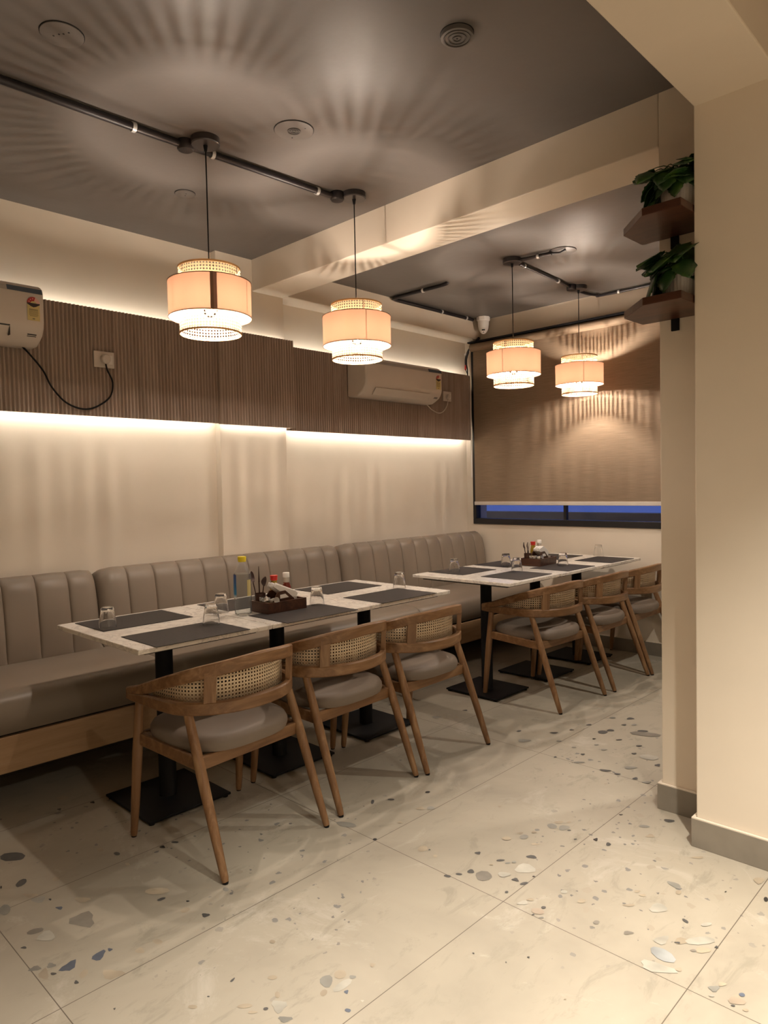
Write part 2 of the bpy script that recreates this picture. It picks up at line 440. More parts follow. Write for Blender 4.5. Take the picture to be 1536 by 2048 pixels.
# ------------------------------------------------------------------ room shell
ZC, ZF, ZB = 2.865, 2.83, 2.657          # ceilings and beam soffits
YB = 5.26                                # window wall
XR, YN = 2.6, -1.8                       # unseen right wall and wall behind the viewer
XL = -3.96                               # left wall of the near bay
XL2 = -4.02                              # left wall of the far bay
CR = M['cream']
fb = MB(); fb.v = [(-4.3, YN, 0), (XR, YN, 0), (XR, YB, 0), (-4.3, YB, 0)]; fb.face((0, 1, 2, 3))
CHIPS="""d -2.777 0.849 0.024 0.031 0.04 -0.011;d -2.566 0.809 -0.003 0.021 0.02 -0.003;m -2.417 0.813 0.01 0.018 0.02 -0.005;k -2.389 0.839 0.004 0.003 0.006 -0.002;b -2.317 0.841 0.01 0.007 0.008 -0.004;g -2.196 0.867 0.024 0.029 0.04 -0.015;g -2.249 0.743 0.007 0.02 0.017 -0.004;d -2.192 0.691 0.006 0.006 0.006 -0.002;b -1.991 0.827 -0.005 0.021 0.018 -0.002;b -1.993 0.861 0.005 0.005 0.007 -0.003;b -2.01 0.749 -0.003 0.024 0.018 -0.002;m -2.051 0.716 0.006 0.01 0.012 -0.003;m -2.071 0.68 0.008 0.014 0.011 -0.003;d -2.01 0.707 0.006 0.006 0.006 -0.002;t -2.028 0.688 0.017 0.006 0.018 -0.012;t -1.947 0.765 0.014 0.003 0.011 -0.011;t -1.886 0.819 0.021 0.022 0.019 -0.008;t -1.923 0.919 0.01 0.009 0.012 -0.006;t -1.923 0.974 0.01 0.009 0.012 -0.006;t -2.002 1.111 0.007 0.011 0.014 -0.006;d -1.93 1.141 0.009 0.009 0.009 -0.006;k -2.04 1.142 0.004 0.004 0.004 -0.002;d -2.115 1.089 0.006 0.011 0.008 -0.004;k -2.424 1.26 0.008 0.007 0.009 -0.005;d -2.421 1.31 0.009 0.008 0.009 -0.005;d -2.506 1.121 0.011 0.009 0.01 -0.005;t -2.579 1.092 0.011 0.01 0.011 -0.005;t -2.406 1.114 0.007 0.006 0.008 -0.004;t -2.499 0.9 0.01 0.009 0.013 -0.005;m -2.005 1.264 0.009 0.008 0.009 -0.006;d -1.928 0.737 0.005 0.004 0.007 -0.003;d -1.618 1.033 -0.002 0.009 0.004 -0.001;m -1.425 1.204 0.013 0.012 0.018 -0.016;t -1.417 1.247 0.014 0.013 0.012 -0.011;l -1.381 1.223 0.003 0.027 0.016 -0.006;b -1.355 1.213 0.004 0.004 0.005 -0.005;b -1.304 1.171 0.005 0.005 0.005 -0.005;m -1.384 1.263 0.007 0.006 0.005 -0.005;t -1.397 1.17 0.007 0.006 0.01 -0.008;l -1.447 1.06 0.014 0.013 0.018 -0.013;t -1.482 1.082 0.006 0.005 0.009 -0.007;d -1.464 1.031 0.004 0.004 0.005 -0.004;m -1.399 1.043 0.013 0.012 0.008 -0.006;t -1.61 0.906 0.008 0.008 0.007 -0.004;d -1.612 0.954 0.003 0.003 0.002 -0.001;d -1.754 0.764 0.002 0.002 0.003 -0.002;t -1.668 1.205 0.006 0.006 0.007 -0.006;t -1.545 1.113 0.009 0.008 0.008 -0.006;k -3.002 1.244 0.007 0.007 0.01 -0.004;d -3.043 1.12 0.006 0.006 0.01 -0.004;t -3.147 1.173 0.021 0.019 0.021 -0.008;d -2.098 2.052 0.006 0.005 0.013 -0.013;m -2.035 1.842 0.035 0.014 0.016 -0.018;k -1.867 1.834 0.007 0.006 0.005 -0.005;t -1.512 1.0 0.014 0.013 0.007 -0.005;t -1.479 1.001 0.009 0.009 0.004 -0.003;l -2.198 0.757 0.012 0.021 0.027 -0.007;m -2.438 0.717 0.015 0.014 0.029 -0.009;t -2.306 0.911 0.019 0.017 0.014 -0.006;t -2.463 0.802 0.019 0.017 0.012 -0.004;l -1.3 1.219 0.003 0.003 0.003 -0.002;t -1.378 1.334 0.006 0.005 0.006 -0.006;t -2.167 1.103 0.028 0.026 0.02 -0.011;k -2.588 0.752 0.003 0.002 0.01 -0.003;d -1.505 1.823 0.009 0.006 0.005 -0.007;d -1.483 1.859 0.008 0.007 0.004 -0.006;d -1.463 1.9 0.009 0.008 0.008 -0.01;g -1.414 1.907 0.022 0.027 0.016 -0.02;d -1.517 2.014 0.008 0.007 0.006 -0.008;t -1.686 1.903 0.012 0.011 0.015 -0.018;d -1.663 1.914 0.003 0.003 0.003 -0.004;t -1.619 1.895 0.006 0.005 0.006 -0.007;d -1.428 2.028 0.009 0.011 0.005 -0.006;m -1.399 2.03 0.007 0.006 0.004 -0.005;d -1.359 2.121 0.016 0.01 0.006 -0.01;d -1.32 1.959 0.011 0.005 0.005 -0.009;d -1.286 1.959 0.009 0.011 0.005 -0.007;k -1.285 2.017 0.004 0.003 0.002 -0.004;d -1.301 1.879 0.005 0.005 0.003 -0.005;l -1.334 2.04 0.026 0.023 0.017 -0.026;m -1.423 2.369 0.021 0.004 0.007 -0.017;m -1.382 2.388 0.014 0.017 0.011 -0.017;t -1.419 2.414 0.013 0.012 0.006 -0.011;t -1.39 2.44 0.007 0.006 0.004 -0.007;d -1.357 2.383 0.005 0.004 0.003 -0.005;m -1.458 2.225 0.014 0.013 0.008 -0.013;t -1.485 2.24 0.009 0.008 0.004 -0.007;t -1.398 2.207 0.012 0.011 0.004 -0.006;d -1.305 2.337 0.004 0.004 0.003 -0.005;k -1.248 2.386 0.006 0.006 0.005 -0.01;d -1.197 2.385 0.007 0.006 0.006 -0.012;k -1.267 2.634 0.006 0.005 0.002 -0.005;m -1.158 2.603 0.017 0.015 0.004 -0.01;t -1.109 2.546 0.012 0.011 0.006 -0.013;d -1.105 2.711 0.017 0.01 0.005 -0.012;t -0.921 2.509 0.016 0.015 0.003 -0.008;k -1.984 2.279 0.007 0.007 0.007 -0.008;d -2.054 2.12 0.01 0.009 0.007 -0.007;t -1.907 2.141 0.013 0.012 0.01 -0.012;m -1.876 2.172 0.012 0.011 0.01 -0.012;t -1.886 1.997 0.008 0.007 0.006 -0.006;t -1.671 2.372 0.005 0.005 0.004 -0.006;m -0.914 2.284 0.024 -0.003 0.003 -0.015;t -0.888 2.251 0.008 0.008 0.004 -0.01;t -0.989 2.167 0.007 0.007 0.003 -0.007;t -0.966 2.158 0.008 0.007 0.003 -0.007;t -0.975 2.077 0.014 0.013 0.003 -0.006;t -1.096 1.998 0.012 0.011 0.005 -0.009;g -1.009 1.928 0.01 0.005 0.003 -0.008;g -0.916 1.945 0.011 0.01 0.004 -0.008;d -0.814 2.115 0.009 -0.005 0.0 -0.008;l -1.163 2.005 0.007 0.006 0.006 -0.011;l -0.901 2.124 0.02 0.018 0.01 -0.024;l -0.83 1.978 0.013 0.02 0.009 -0.017;c -0.802 1.918 0.037 -0.012 0.001 -0.025;l -0.793 1.856 0.044 0.014 0.005 -0.021;t -0.786 2.013 0.015 0.014 0.006 -0.015;l -0.747 2.05 0.031 0.021 0.007 -0.021;t -0.726 2.013 0.016 0.014 0.005 -0.013;g -0.745 1.993 0.007 0.007 0.002 -0.005;n -0.745 1.888 0.007 0.006 0.003 -0.008;m -0.649 1.877 0.011 0.008 0.003 -0.012;t -0.639 1.908 0.008 0.007 0.003 -0.008;b -0.588 1.902 0.007 0.006 0.002 -0.006;n -0.591 1.872 0.018 0.009 0.004 -0.018;d -0.592 1.846 0.004 0.003 0.001 -0.004;t -0.564 1.852 0.005 0.005 0.002 -0.006;k -0.777 2.355 0.002 0.002 0.001 -0.004;k -0.669 2.396 0.006 0.005 0.003 -0.012;t -0.718 2.496 0.013 0.012 0.006 -0.021;l -1.229 1.864 0.011 0.014 0.006 -0.009;t -1.221 1.894 0.009 0.008 0.004 -0.006;n -1.17 1.857 0.021 0.01 0.006 -0.013;d -1.167 1.886 0.007 0.006 0.003 -0.005;d -1.171 1.833 0.003 0.003 0.002 -0.003;m -1.144 1.837 0.006 0.005 0.002 -0.003;d -1.074 1.654 0.003 0.002 0.002 -0.003;d -1.199 1.563 0.002 0.002 0.002 -0.002;d -1.109 1.594 0.002 0.001 0.001 -0.002;t -0.916 1.579 0.002 0.002 0.001 -0.002;g -1.581 3.575 0.057 0.036 0.015 -0.036;d -1.61 3.61 0.02 0.017 0.006 -0.015;d -1.762 3.458 0.021 0.01 0.012 -0.025;d -1.747 3.758 0.016 0.014 0.007 -0.016;m -1.827 3.706 0.014 0.012 0.006 -0.012;d -1.951 3.28 0.016 0.014 0.006 -0.01;k -1.749 3.337 0.007 0.006 0.004 -0.008;d -1.517 2.998 0.023 0.013 0.005 -0.011;d -1.458 2.997 0.012 0.007 0.004 -0.009;d -1.375 3.004 0.009 0.008 0.005 -0.012;d -1.362 3.215 0.01 0.008 0.006 -0.014;m -1.655 3.006 0.024 0.016 0.004 -0.008;d -1.773 2.989 0.005 0.005 0.004 -0.007;l -1.433 3.282 0.031 0.027 0.016 -0.036;m -1.445 3.103 0.022 0.019 0.006 -0.014;m -2.59 3.064 0.019 0.016 0.014 -0.017;d -2.107 3.181 0.01 0.009 0.006 -0.01;m -2.009 3.078 0.024 0.021 0.012 -0.018;d -1.69 3.108 0.008 0.007 0.005 -0.009;d -1.744 3.509 0.015 0.013 0.007 -0.014;d -2.541 3.271 0.011 0.01 0.007 -0.009;t -2.502 3.139 0.011 0.009 0.007 -0.009;l -0.761 2.139 0.011 0.01 0.003 -0.01;m -1.687 3.673 0.012 0.011 0.005 -0.011;d -1.728 3.638 0.01 0.009 0.005 -0.011;m -1.7 3.267 0.009 0.008 0.004 -0.008;d -1.646 3.407 0.011 0.009 0.004 -0.008;m -1.64 3.23 0.012 0.011 0.005 -0.009;d -1.532 3.391 0.011 0.01 0.004 -0.01;m -1.768 3.163 0.009 0.008 0.004 -0.008;m -1.321 2.998 0.016 0.014 0.004 -0.01;t -1.435 1.982 0.004 0.004 0.003 -0.004;l -1.366 1.959 0.016 0.014 0.009 -0.013;t -1.449 2.28 0.007 0.006 0.004 -0.007;t -1.5 2.17 0.014 0.013 0.007 -0.011;m -1.385 2.049 0.005 0.005 0.004 -0.006;d -1.904 3.381 0.009 0.008 0.005 -0.009;d -1.872 3.514 0.011 0.01 0.005 -0.009;m -1.869 3.19 0.011 0.009 0.005 -0.008;d -2.947 3.063 0.012 0.01 0.008 -0.009;d -1.507 3.28 0.009 0.008 0.004 -0.009;l -0.644 1.845 0.005 0.004 0.002 -0.005;d -0.702 2.052 0.004 0.003 0.002 -0.005;d -0.791 1.997 0.007 0.003 0.001 -0.004"""
CC = {'d': (.085, .082, .078), 'k': (.03, .028, .028), 'b': (.10, .115, .15), 'm': (.25, .24, .21), 'g': (.20, .18, .15),
      't': (.36, .30, .22), 'l': (.42, .395, .335), 'c': (.32, .33, .325), 'n': (.36, .29, .22)}
ck = list(CC); rnd = random.Random(3)
for i, l in enumerate(CHIPS.split(';')):
    q = l.split(); fb.cur = 1+ck.index(q[0]); cx, cy, ux, uy, vx, vy = map(float, q[1:])
    n = 11; ph = rnd.random()*6; k2 = rnd.choice((2, 3)); am = .10+.16*rnd.random()
    ids = []
    for k in range(n):
        a = 2*PI*k/n; rr = 1+am*math.sin(k2*a+ph)+.08*(rnd.random()-.5)
        ids.append(fb.vert((cx+rr*(ux*math.cos(a)+vx*math.sin(a)), cy+rr*(uy*math.cos(a)+vy*math.sin(a)), .0003+.00001*i)))
    fb.face(ids)
chipmats = [plain('stone_chip_'+k, CC[k], .4, var=.25) for k in ck]
struct(fb.build('floor', [M['floor']]+chipmats, recalc=False))
for p in bpy.data.objects['floor'].data.polygons:
    if p.normal.z < 0: p.flip()

struct(MB().box((-4.3, YN, 0), (XL, 2.52, 3.0)).build('wall_left', CR))
struct(MB().box((-4.3, 2.52, 0), (-3.905, 3.056, 3.0)).build('wall_left_pillar', CR, bevel=.004))
struct(MB().box((-4.3, 3.056, 0), (XL2, YB+.2, 3.0)).build('wall_left_far', CR))
struct(MB().box((-4.3, YN, ZC), (-.818, 2.8, 3.0)).build('ceiling', M['ceiling']))
struct(MB().box((-4.3, 3.056, ZF), (XR, YB+.2, 3.0)).build('ceiling_far', M['ceiling']))
struct(MB().box((-.818, YN, ZC), (XR, 2.8, 3.0)).build('ceiling_rear', M['rearceil']))
struct(MB().box((-4.1, 2.8, ZB), (-1.168, 3.056, 2.98)).build('trim_cross_beam', M['cream2'], bevel=.005))
struct(MB().box((-.955, YN, ZB-.002), (-.68, 2.6, 2.98)).build('trim_long_beam', M['cream2'], bevel=.005))
struct(MB().box((-4.1, 3.05, 2.652), (-3.84, YB+.02, 2.98)).build('trim_wall_beam', M['cream2'], bevel=.005))
# back wall round the window opening
WX0, WX1, WZ0, WZ1 = -3.945, -1.45, .975, 2.63
bw = MB()
bw.box((-4.3, YB, 0), (XR, YB+.2, WZ0)); bw.box((-4.3, YB, WZ1), (XR, YB+.2, 3.0))
bw.box((-4.3, YB, WZ0), (WX0, YB+.2, WZ1)); bw.box((WX1, YB, WZ0), (XR, YB+.2, WZ1))
struct(bw.build('wall_back', CR))
struct(MB().box((-.955, 2.59, 0), (XR, 3.056, 3.0)).build('wall_right', CR, bevel=.004))
struct(MB().box((-1.168, 2.8, 0), (-.956, 3.056, 3.0)).build('wall_right_column', CR, bevel=.004))
struct(MB().box((XR, YN, 0), (XR+.2, YB+.2, 3.0)).build('wall_far_right', CR))
struct(MB().box((-4.3, YN-.2, 0), (XR+.2, YN, 3.0)).build('wall_behind', CR))
# skirtings
def skirt(name, boxes):
    m = MB()
    for a, b in boxes: m.box(a, b)
    o = struct(m.build(name, M['skirt'], bevel=.0015))
    c = MB()
    for (x0, y0, z0), (x1, y1, z1) in boxes: c.box((x0+.001, y0+.001, z1), (x1-.001, y1-.001, z1+.004))
    c.build('skirting_cap', CR, o)
skirt('baseboard_right', [((-.969, 2.576, 0), (XR, 2.59, .104)), ((-.969, 2.59, 0), (-.955, 2.786, .104))])
skirt('baseboard_column', [((-1.183, 2.786, 0), (-.969, 2.8, .104)), ((-1.183, 2.8, 0), (-1.168, 3.056, .104))])
skirt('baseboard_back', [((-4.02, YB-.014, 0), (XR, YB, .10))])

# ------------------------------------------------------------------ window, blind, outside
wf = MB(); y0, y1 = YB-.012, YB+.06
wf.box((WX0, y0, WZ0), (WX1, y1, WZ0+.052)); wf.box((WX0, y0, WZ0+.052), (WX0+.035, y1, WZ1)); wf.box((WX1-.035, y0, WZ0+.052), (WX1, y1, WZ1)); wf.box((WX0, y0, WZ1-.05), (WX1, y1, WZ1))
win = struct(wf.build('window_1', M['frame'], bevel=.004))
MB().box((-3.02, YB+.01, WZ0+.052), (-2.995, YB+.045, WZ1-.05)).build('mullion', M['frame'], win)
MB().box((WX0+.03, YB+.024, WZ0+.05), (WX1-.03, YB+.03, WZ1-.04)).build('pane', M['pane'], win)
bl = thing('roller_blind', 'beige woven roller blind lowered almost to the bottom of the black window', 'blind', (-2.7, YB-.03, 1.17))
def rel(m, o): m.v = [tuple(Vector(p)-o.location) for p in m.v]; return m
rel(MB().box((-3.905, YB-.031, 1.175), (-1.42, YB-.029, 2.60)), bl).build('blind_fabric', M['blind'], bl)
rel(MB().box((-3.908, YB-.040, 1.150), (-1.42, YB-.022, 1.182)), bl).build('bottom_bar', M['acwhite'], bl, bevel=.003)
rel(MB().tube([(-3.905, YB-.055, 2.585), (-1.42, YB-.055, 2.585)], .036, 16), bl).build('roller_tube', M['blind'], bl, smooth='auto')
rel(MB().box((-3.92, YB-.095, 2.622), (-1.42, YB-.001, 2.634)), bl).build('head_rail', M['black'], bl)
chn = MB()
chn.tube([(-3.922, YB-.06, 2.58), (-3.922, YB-.055, 2.0), (-3.921, YB-.05, 1.42), (-3.917, YB-.065, 1.395), (-3.911, YB-.075, 1.42), (-3.91, YB-.075, 2.0), (-3.91, YB-.07, 2.58)], .0028, 6)
rel(chn, bl).build('bead_chain', M['white'], bl, smooth=True)
par = MB().box((-9, YB+1.6, -2.5), (1, YB+1.8, 1.012)).build('parapet', M['parapet']); tag(par, 'dim brownish parapet outside the window under the blue dusk sky', 'parapet')

# ------------------------------------------------------------------ fluted wall panels with hidden led strips
def fluted(label, x, y0, y1, z0, z1, depth, wallx, ledgap=.03, flip=False):
    root = thing('fluted_panel', label, 'wall panel', (x, (y0+y1)/2, z0), group='fluted wood panels on the long wall')
    m = MB(); p = .0215; n = int(round((y1-y0)/p)); p = (y1-y0)/n; k = 6
    prof = []
    for i in range(n):
        for j in range(k):
            t = j/k; prof.append((x-.012+.012*math.sin(PI*min(1, t/.82)) if t < .82 else x-.014, y0+(i+t)*p))
    prof.append((x-.012, y1)); prof += [(x-depth, y1), (x-depth, y0)]
    m.extrude(prof, 'Z', z0, z1)
    rel(m, root).build('fluted_face', M['flute'], root)
    for z in (z0+ledgap, z1-ledgap):
        s = 1 if z > (z0+z1)/2 else -1
        rel(MB().box((x-depth-.010, y0+.02, z-.004), (x-depth-.002, y1-.02, z+.004)), root).build('led_strip', M['ledtop'] if s > 0 else M['led'], root)
    for z in (z0+.12, z1-.12):
        rel(MB().box((wallx+.001, y0+.03, z-.02), (x-depth, y1-.03, z+.02)), root).build('batten', M['blackm'], root)
    if abs(wallx+3.905) < .001:
        rel(MB().box((-3.925, 3.075, z0), (x-.012, 3.0915, z1)), root).build('end_board', M['flute'], root)
    return root
fluted('brown fluted panel left of the pillar, behind the cut-off air conditioner', -3.872, -1.2, 2.500, 1.764, 2.364, .028, XL)
fluted('short brown fluted panel wrapped over the pillar', -3.838, 2.490, 3.092, 1.757, 2.358, .036, -3.905)
fluted('brown fluted panel of the far bay, behind the whole air conditioner', -3.925, 3.094, YB-.04, 1.748, 2.338, .028, XL2)

# ------------------------------------------------------------------ banquette
bq = thing('banquette', 'long taupe leather banquette with channelled back along the left wall', 'bench', (-3.5, 2.4, 0))
def bqp(m, *a, **k): return rel(m, bq).build(*a, parent=bq, **k)
XS = -3.195
bqp(MB().box((-3.22, -.6, .16), (XS, YB-.02, .315)), 'front_board', M['benchwood'], bevel=.003)
bqp(MB().box((-3.89, -.6, 0), (-3.62, YB-.02, .30)), 'plinth', M['blackm'])
bqp(MB().box((-3.89, -.6, .295), (-3.225, YB-.02, .33)), 'seat_board', M['blackm'])
cuts = [-.6, -.05, 1.73, 3.64, YB-.02]
for a, b in zip(cuts, cuts[1:]):
    m = MB(); a += .002; b -= .002
    prof = [(XS-.005, .325), (XS+.006, .345), (XS+.010, .40), (XS+.006, .452), (XS-.018, .482), (XS-.06, .495), (XS-.30, .502), (-3.74, .497), (-3.80, .485), (-3.80, .325)]
    rings = []
    for y, s in ((a, .90), (a+.008, .97), (a+.03, 1), (b-.03, 1), (b-.008, .97), (b, .90)):
        rings.append([m.vert((-3.5+(x+3.5)*(1-(1-s)*.3), y, .41+(z-.41)*s)) for x, z in prof])
    for r0, r1 in zip(rings, rings[1:]):
        for k in range(len(prof)): k2 = (k+1) % len(prof); m.face((r0[k], r0[k2], r1[k2], r1[k]))
    m.face(rings[0]); m.face(rings[-1][::-1])
    bqp(m, 'seat_cushion', M['leather'], smooth='auto')
def back_cushion(y0, y1, nch, last=False):
    m = MB(); pitch = (y1-y0)/nch; rows = []; steps = []
    for i in range(nch):
        for t in (0.0, .022, .07, .18, .5, .82, .93, .978): steps.append(y0+(i+t)*pitch)
    for y in steps:
        t = ((y-y0)/pitch) % 1; bul = (max(0, math.sin(PI*t)))**.40
        de = min(y-y0, y1-y); ed = max(0, 1-de/.055); ed = ed*ed
        d = .020*bul-.020; cz = -.035*ed+.004*bul; dx = -.045*ed
        if last and y > y1-.08: e2 = (1-(y1-y)/.08); cz -= .05*e2**3
        prof = [(-3.752, .488), (-3.745, .52), (-3.750, .62), (-3.765, .74), (-3.780, .83), (-3.792, .872), (-3.815, .902), (-3.85, .914), (-3.885, .906)]
        row = []
        for k, (x, z) in enumerate(prof):
            w = min(1, k/1.0)*(.6 if k > 6 else 1)
            row.append(m.vert((x+(d+dx)*w, y, z+(cz if z > .8 else 0))))
        row.append(m.vert((-3.90, y, .80))); row.append(m.vert((-3.90, y, .488))); rows.append(row)
    for r0, r1 in zip(rows, rows[1:]):
        for k in range(len(r0)): k2 = (k+1) % len(r0); m.face((r0[k], r0[k2], r1[k2], r1[k]))
    m.face(rows[0]); m.face(rows[-1][::-1])
    bqp(m, 'back_cushion', M['leather'], smooth='auto')
back_cushion(-.14, 1.652, 11); back_cushion(1.656, 3.448, 11); back_cushion(3.452, YB-.04, 11, True)
bqp(MB().box((-3.955, -.6, .30), (-3.895, 2.5, .80)), 'back_board', M['blackm'])
bqp(MB().box((-4.00, 3.07, .30), (-3.905, YB-.03, .80)), 'back_board', M['blackm'])

# ------------------------------------------------------------------ tables
TZ = .76
def make_table():
    t = thing('pedestal_table', '', 'table')
    m = MB(); a, b = .378, .302
    m.box((-a, -b, TZ-.020), (a, b, TZ)); m.build('tabletop', M['marble'], t, bevel=.0035)
    MB().box((-a+.05, -b+.05, TZ-.034), (a-.05, b-.05, TZ-.020)).build('under_board', M['blackm'], t)
    MB().lathe([(.039, .018), (.037, .022), (.037, TZ-.04)], n=28).build('post', M['black'], t, smooth='auto')
    MB().lathe([(.13, TZ-.046), (.13, TZ-.034)], n=24).build('mounting_plate', M['black'], t)
    MB().box((-.198, -.19, .009), (.198, .19, .019)).build('base_plate', M['black'], t, bevel=.002)
    for sx in (-1, 1):
        for sy in (-1, 1): MB().lathe([(.012, 0), (.014, .009)], (sx*.180, sy*.172, 0), 10).build('foot_glide', M['black'], t)
    return t
tab = make_table()
TABS = [(-2.800, 1.491, 0, 'white marble pedestal table nearest the viewer, with the veined free end'),
        (-2.800, 2.099, 0, 'white marble table in the middle of the near row, under the condiment tray'),
        (-2.805, 2.707, 0, 'white marble table at the far end of the near row of three'),
        (-2.685, 3.695, 0, 'white marble table at the near end of the row by the window'),
        (-2.680, 4.272, 0, 'white marble table in the middle of the row by the window'),
        (-2.675, 4.850, 0, 'white marble table against the window wall')]
for i, (x, y, rz, lb) in enumerate(TABS):
    t = tab if i == 0 else copy_tree(tab)
    if i >= 3: t.scale = (1.0, .955, 1.0)
    place(t, (x, y, 0), R(rz), lb, 'near row of marble tables' if i < 3 else 'far row of marble tables')

# ------------------------------------------------------------------ placemats
def mat_mesh(): return MB().box((-.145, -.208, 0), (.145, .208, .0022))
m0 = None
MATS = [(-3.000, 1.462, 'charcoal placemat under the overturned glass at the wall side of the nearest table'),
        (-2.551, 1.462, 'charcoal placemat at the chair side of the nearest table'),
        (-2.995, 2.070, 'charcoal placemat at the wall side of the middle near table, partly behind the bottle'),
        (-2.528, 2.055, 'charcoal placemat in front of the brown tray with the water bottle'),
        (-3.003, 2.700, 'charcoal placemat at the wall side of the last table in the near row'),
        (-2.560, 2.672, 'charcoal placemat at the chair side of the last table in the near row'),
        (-2.905, 3.735, 'brownish placemat at the wall side of the first far table, under a glass'),
        (-2.482, 3.745, 'brownish placemat at the chair side of the first far table'),
        (-2.90, 4.235, 'placemat at the wall side of the middle far table, behind two glasses'),
        (-2.465, 4.28, 'brownish placemat in front of the far condiment tray'),
        (-2.87, 4.86, 'placemat at the wall side of the last far table, behind the far tray'),
        (-2.455, 4.87, 'brownish placemat at the chair side of the table against the window wall')]
for i, (x, y, lb) in enumerate(MATS):
    if m0 is None: o = m0 = mat_mesh().build('placemat', M['mat'])
    else: o = m0.copy(); COL.objects.link(o)
    o.location = (x, y, TZ+.0004)
    if i >= 6: o.scale = (1, .88, 1)
    tag(o, lb, 'placemat', 'dark placemats on the marble tables')

# ------------------------------------------------------------------ chairs (origin between the feet, facing +x)
def make_chair():
    c = thing('dining_chair', '', 'chair')
    def U(tipx, z, inset=0.0):
        half = [(.283, .252), (.245, .258), (.18, .2615), (.05, .2665), (-.03, .262), (-.075, .246), (-.118, .212), (-.160, .162), (-.190, .095), (-.202, 0)]
        L = [(x + (inset if x < 0 else 0)*min(1, -x/.1 if x < 0 else 0), y-inset*(1 if y > .1 else y/.1)) for x, y in half]
        full = L + [(x, -y) for x, y in L[:-1][::-1]]
        return full
    base = U(0, 0)
    n = len(base)
    low, up = [], []
    def frac(x): return max(0, min(1, (.27-x)/.30))
    def lerp(x, T):
        for (a, za), (b, zb) in zip(T, T[1:]):
            if x >= b: return za+(zb-za)*(x-a)/(b-a)
        return T[-1][1]
    def ztop(x, y):
        return lerp(x, [(.30, .583), (.19, .612), (0, .680), (-.13, .7205), (-.202, .737)])+.006*max(0, 1-abs(y)/.2)*(1 if x < -.1 else 0)
    def hh(x): return lerp(x, [(.30, .026), (.12, .046), (-.3, .049)])
    for x, y in base:
        low.append((x, y, .540+hh(x)/2))
        up.append((x-.006*frac(x), y, ztop(x, y)-hh(x)/2))
    low = smoothpath(low, 3); up = smoothpath(up, 3)
    hl = [hh(q.x) for q in low]; hu = [hh(q.x) for q in up]
    MB().ribbon(low, .027, hl).build('lower_rail', M['teak_x'], c, smooth='auto')
    MB().ribbon(up, .027, hu).build('top_rail', M['teak_x'], c, smooth='auto')
    for s in (-1, 1):
        MB().bar((-.139, s*.190, .580), (-.148, s*.190, .695), .022, .044, (.62, s*.78, 0)).build('back_post', M['teak_z'], c, bevel=.002)
        # arm tip block joining both rails
        m = MB(); m.box((.215, s*.254-.0132, .5405), (.288, s*.254+.0132, .5850)); m.build('arm_tip', M['teak_x'], c, bevel=.009, seg=3)
        # legs
        for (fx, fy), (tx, ty), ttop in (((.275, .257), (.222, .245), .548), ((-.275, .248), (-.075, .238), .545)):
            pts = [(fx+(tx-fx)*t, s*(fy+(ty-fy)*t), .006+(ttop-.006)*t) for t in (0, .02, .25, .62, 1)]
            lg = MB().tube(pts, [.0115, .0135, .0170, .0195, .0165], 14).build('leg', M['teak_z'], c, smooth='auto')
            g = MB().lathe([(.010, 0), (.011, .008)], (pts[0][0], pts[0][1], 0), 12).build('foot_pad', M['black'], lg)
    # cane band, bowed inside the rails
    W_ = []
    half = [(.13, .246), (.05, .246), (-.02, .238), (-.070, .216), (-.110, .176), (-.140, .125), (-.158, .06), (-.164, 0)]
    full = half + [(x, -y) for x, y in half[:-1][::-1]]
    P = smoothpath([(x, y, 0) for x, y in full], 4); m = MB(); u = 0; prev = None; cols = []
    for i, p in enumerate(P):
        if i: u += (P[i]-P[i-1]).length
        fr = frac(p.x)
        z0, z1 = .540+hh(p.x)*.7, ztop(p.x-.03, p.y)-hh(p.x)*.6
        z1 = max(z1, z0+.004)
        cols.append((m.vert((p.x, p.y, z0)), m.vert((p.x-.004, p.y, z1)), u, z0, z1))
    for a, b in zip(cols, cols[1:]):
        m.face((a[0], b[0], b[1], a[1]), [(a[2], a[3]), (b[2], b[3]), (b[2], b[4]), (a[2], a[4])])
    cn = m.build('cane_panel', M['cane'], c, smooth=True, recalc=False)
    so = cn.modifiers.new('thick', 'SOLIDIFY'); so.thickness = .0018
    # seat frame
    fr_ = MB()
    fz = .385
    A = {(s, e): ((.235, s*.247) if e else (-.128, s*.240)) for s in (-1, 1) for e in (0, 1)}
    for s in (-1, 1): fr_.bar((.235, s*.243, fz+.008), (-.130, s*.236, fz-.012), .020, .046)
    fr_.bar((-.128, -.238, fz-.012), (-.128, .238, fz-.012), .020, .048)
    fr_.bar((.232, -.243, fz+.008), (.232, .243, fz+.008), .022, .046)
    fr_.build('seat_frame', M['teak_x'], c, bevel=.004)
    # seat pad
    m = MB(); rows = []; nn = 36
    def outline(a):
        ca, sa = math.cos(a), math.sin(a)
        e = 2/3.2
        x = abs(ca)**e*(1 if ca > 0 else -1)*.228; y = abs(sa)**e*(1 if sa > 0 else -1)*.243
        if x < 0: y *= 1-.08*(-x/.228)
        return x+.048, y
    for sc_, z in ((.90, .398), (.975, .402), (1.0, .418), (.995, .434), (.960, .450), (.86, .460), (.58, .467), (.2, .469)):
        rows.append([m.vert((( outline(2*PI*k/nn)[0]-.048)*sc_+.048, outline(2*PI*k/nn)[1]*sc_, z+.014*outline(2*PI*k/nn)[0])) for k in range(nn)])
    for a, b in zip(rows, rows[1:]):
        for k in range(nn): k2 = (k+1) % nn; m.face((a[k], a[k2], b[k2], b[k]))
    m.face(rows[0][::-1]); m.face(rows[-1])
    m.build('seat_cushion', M['seatpad'], c, smooth='auto')
    return c
ch = make_chair()
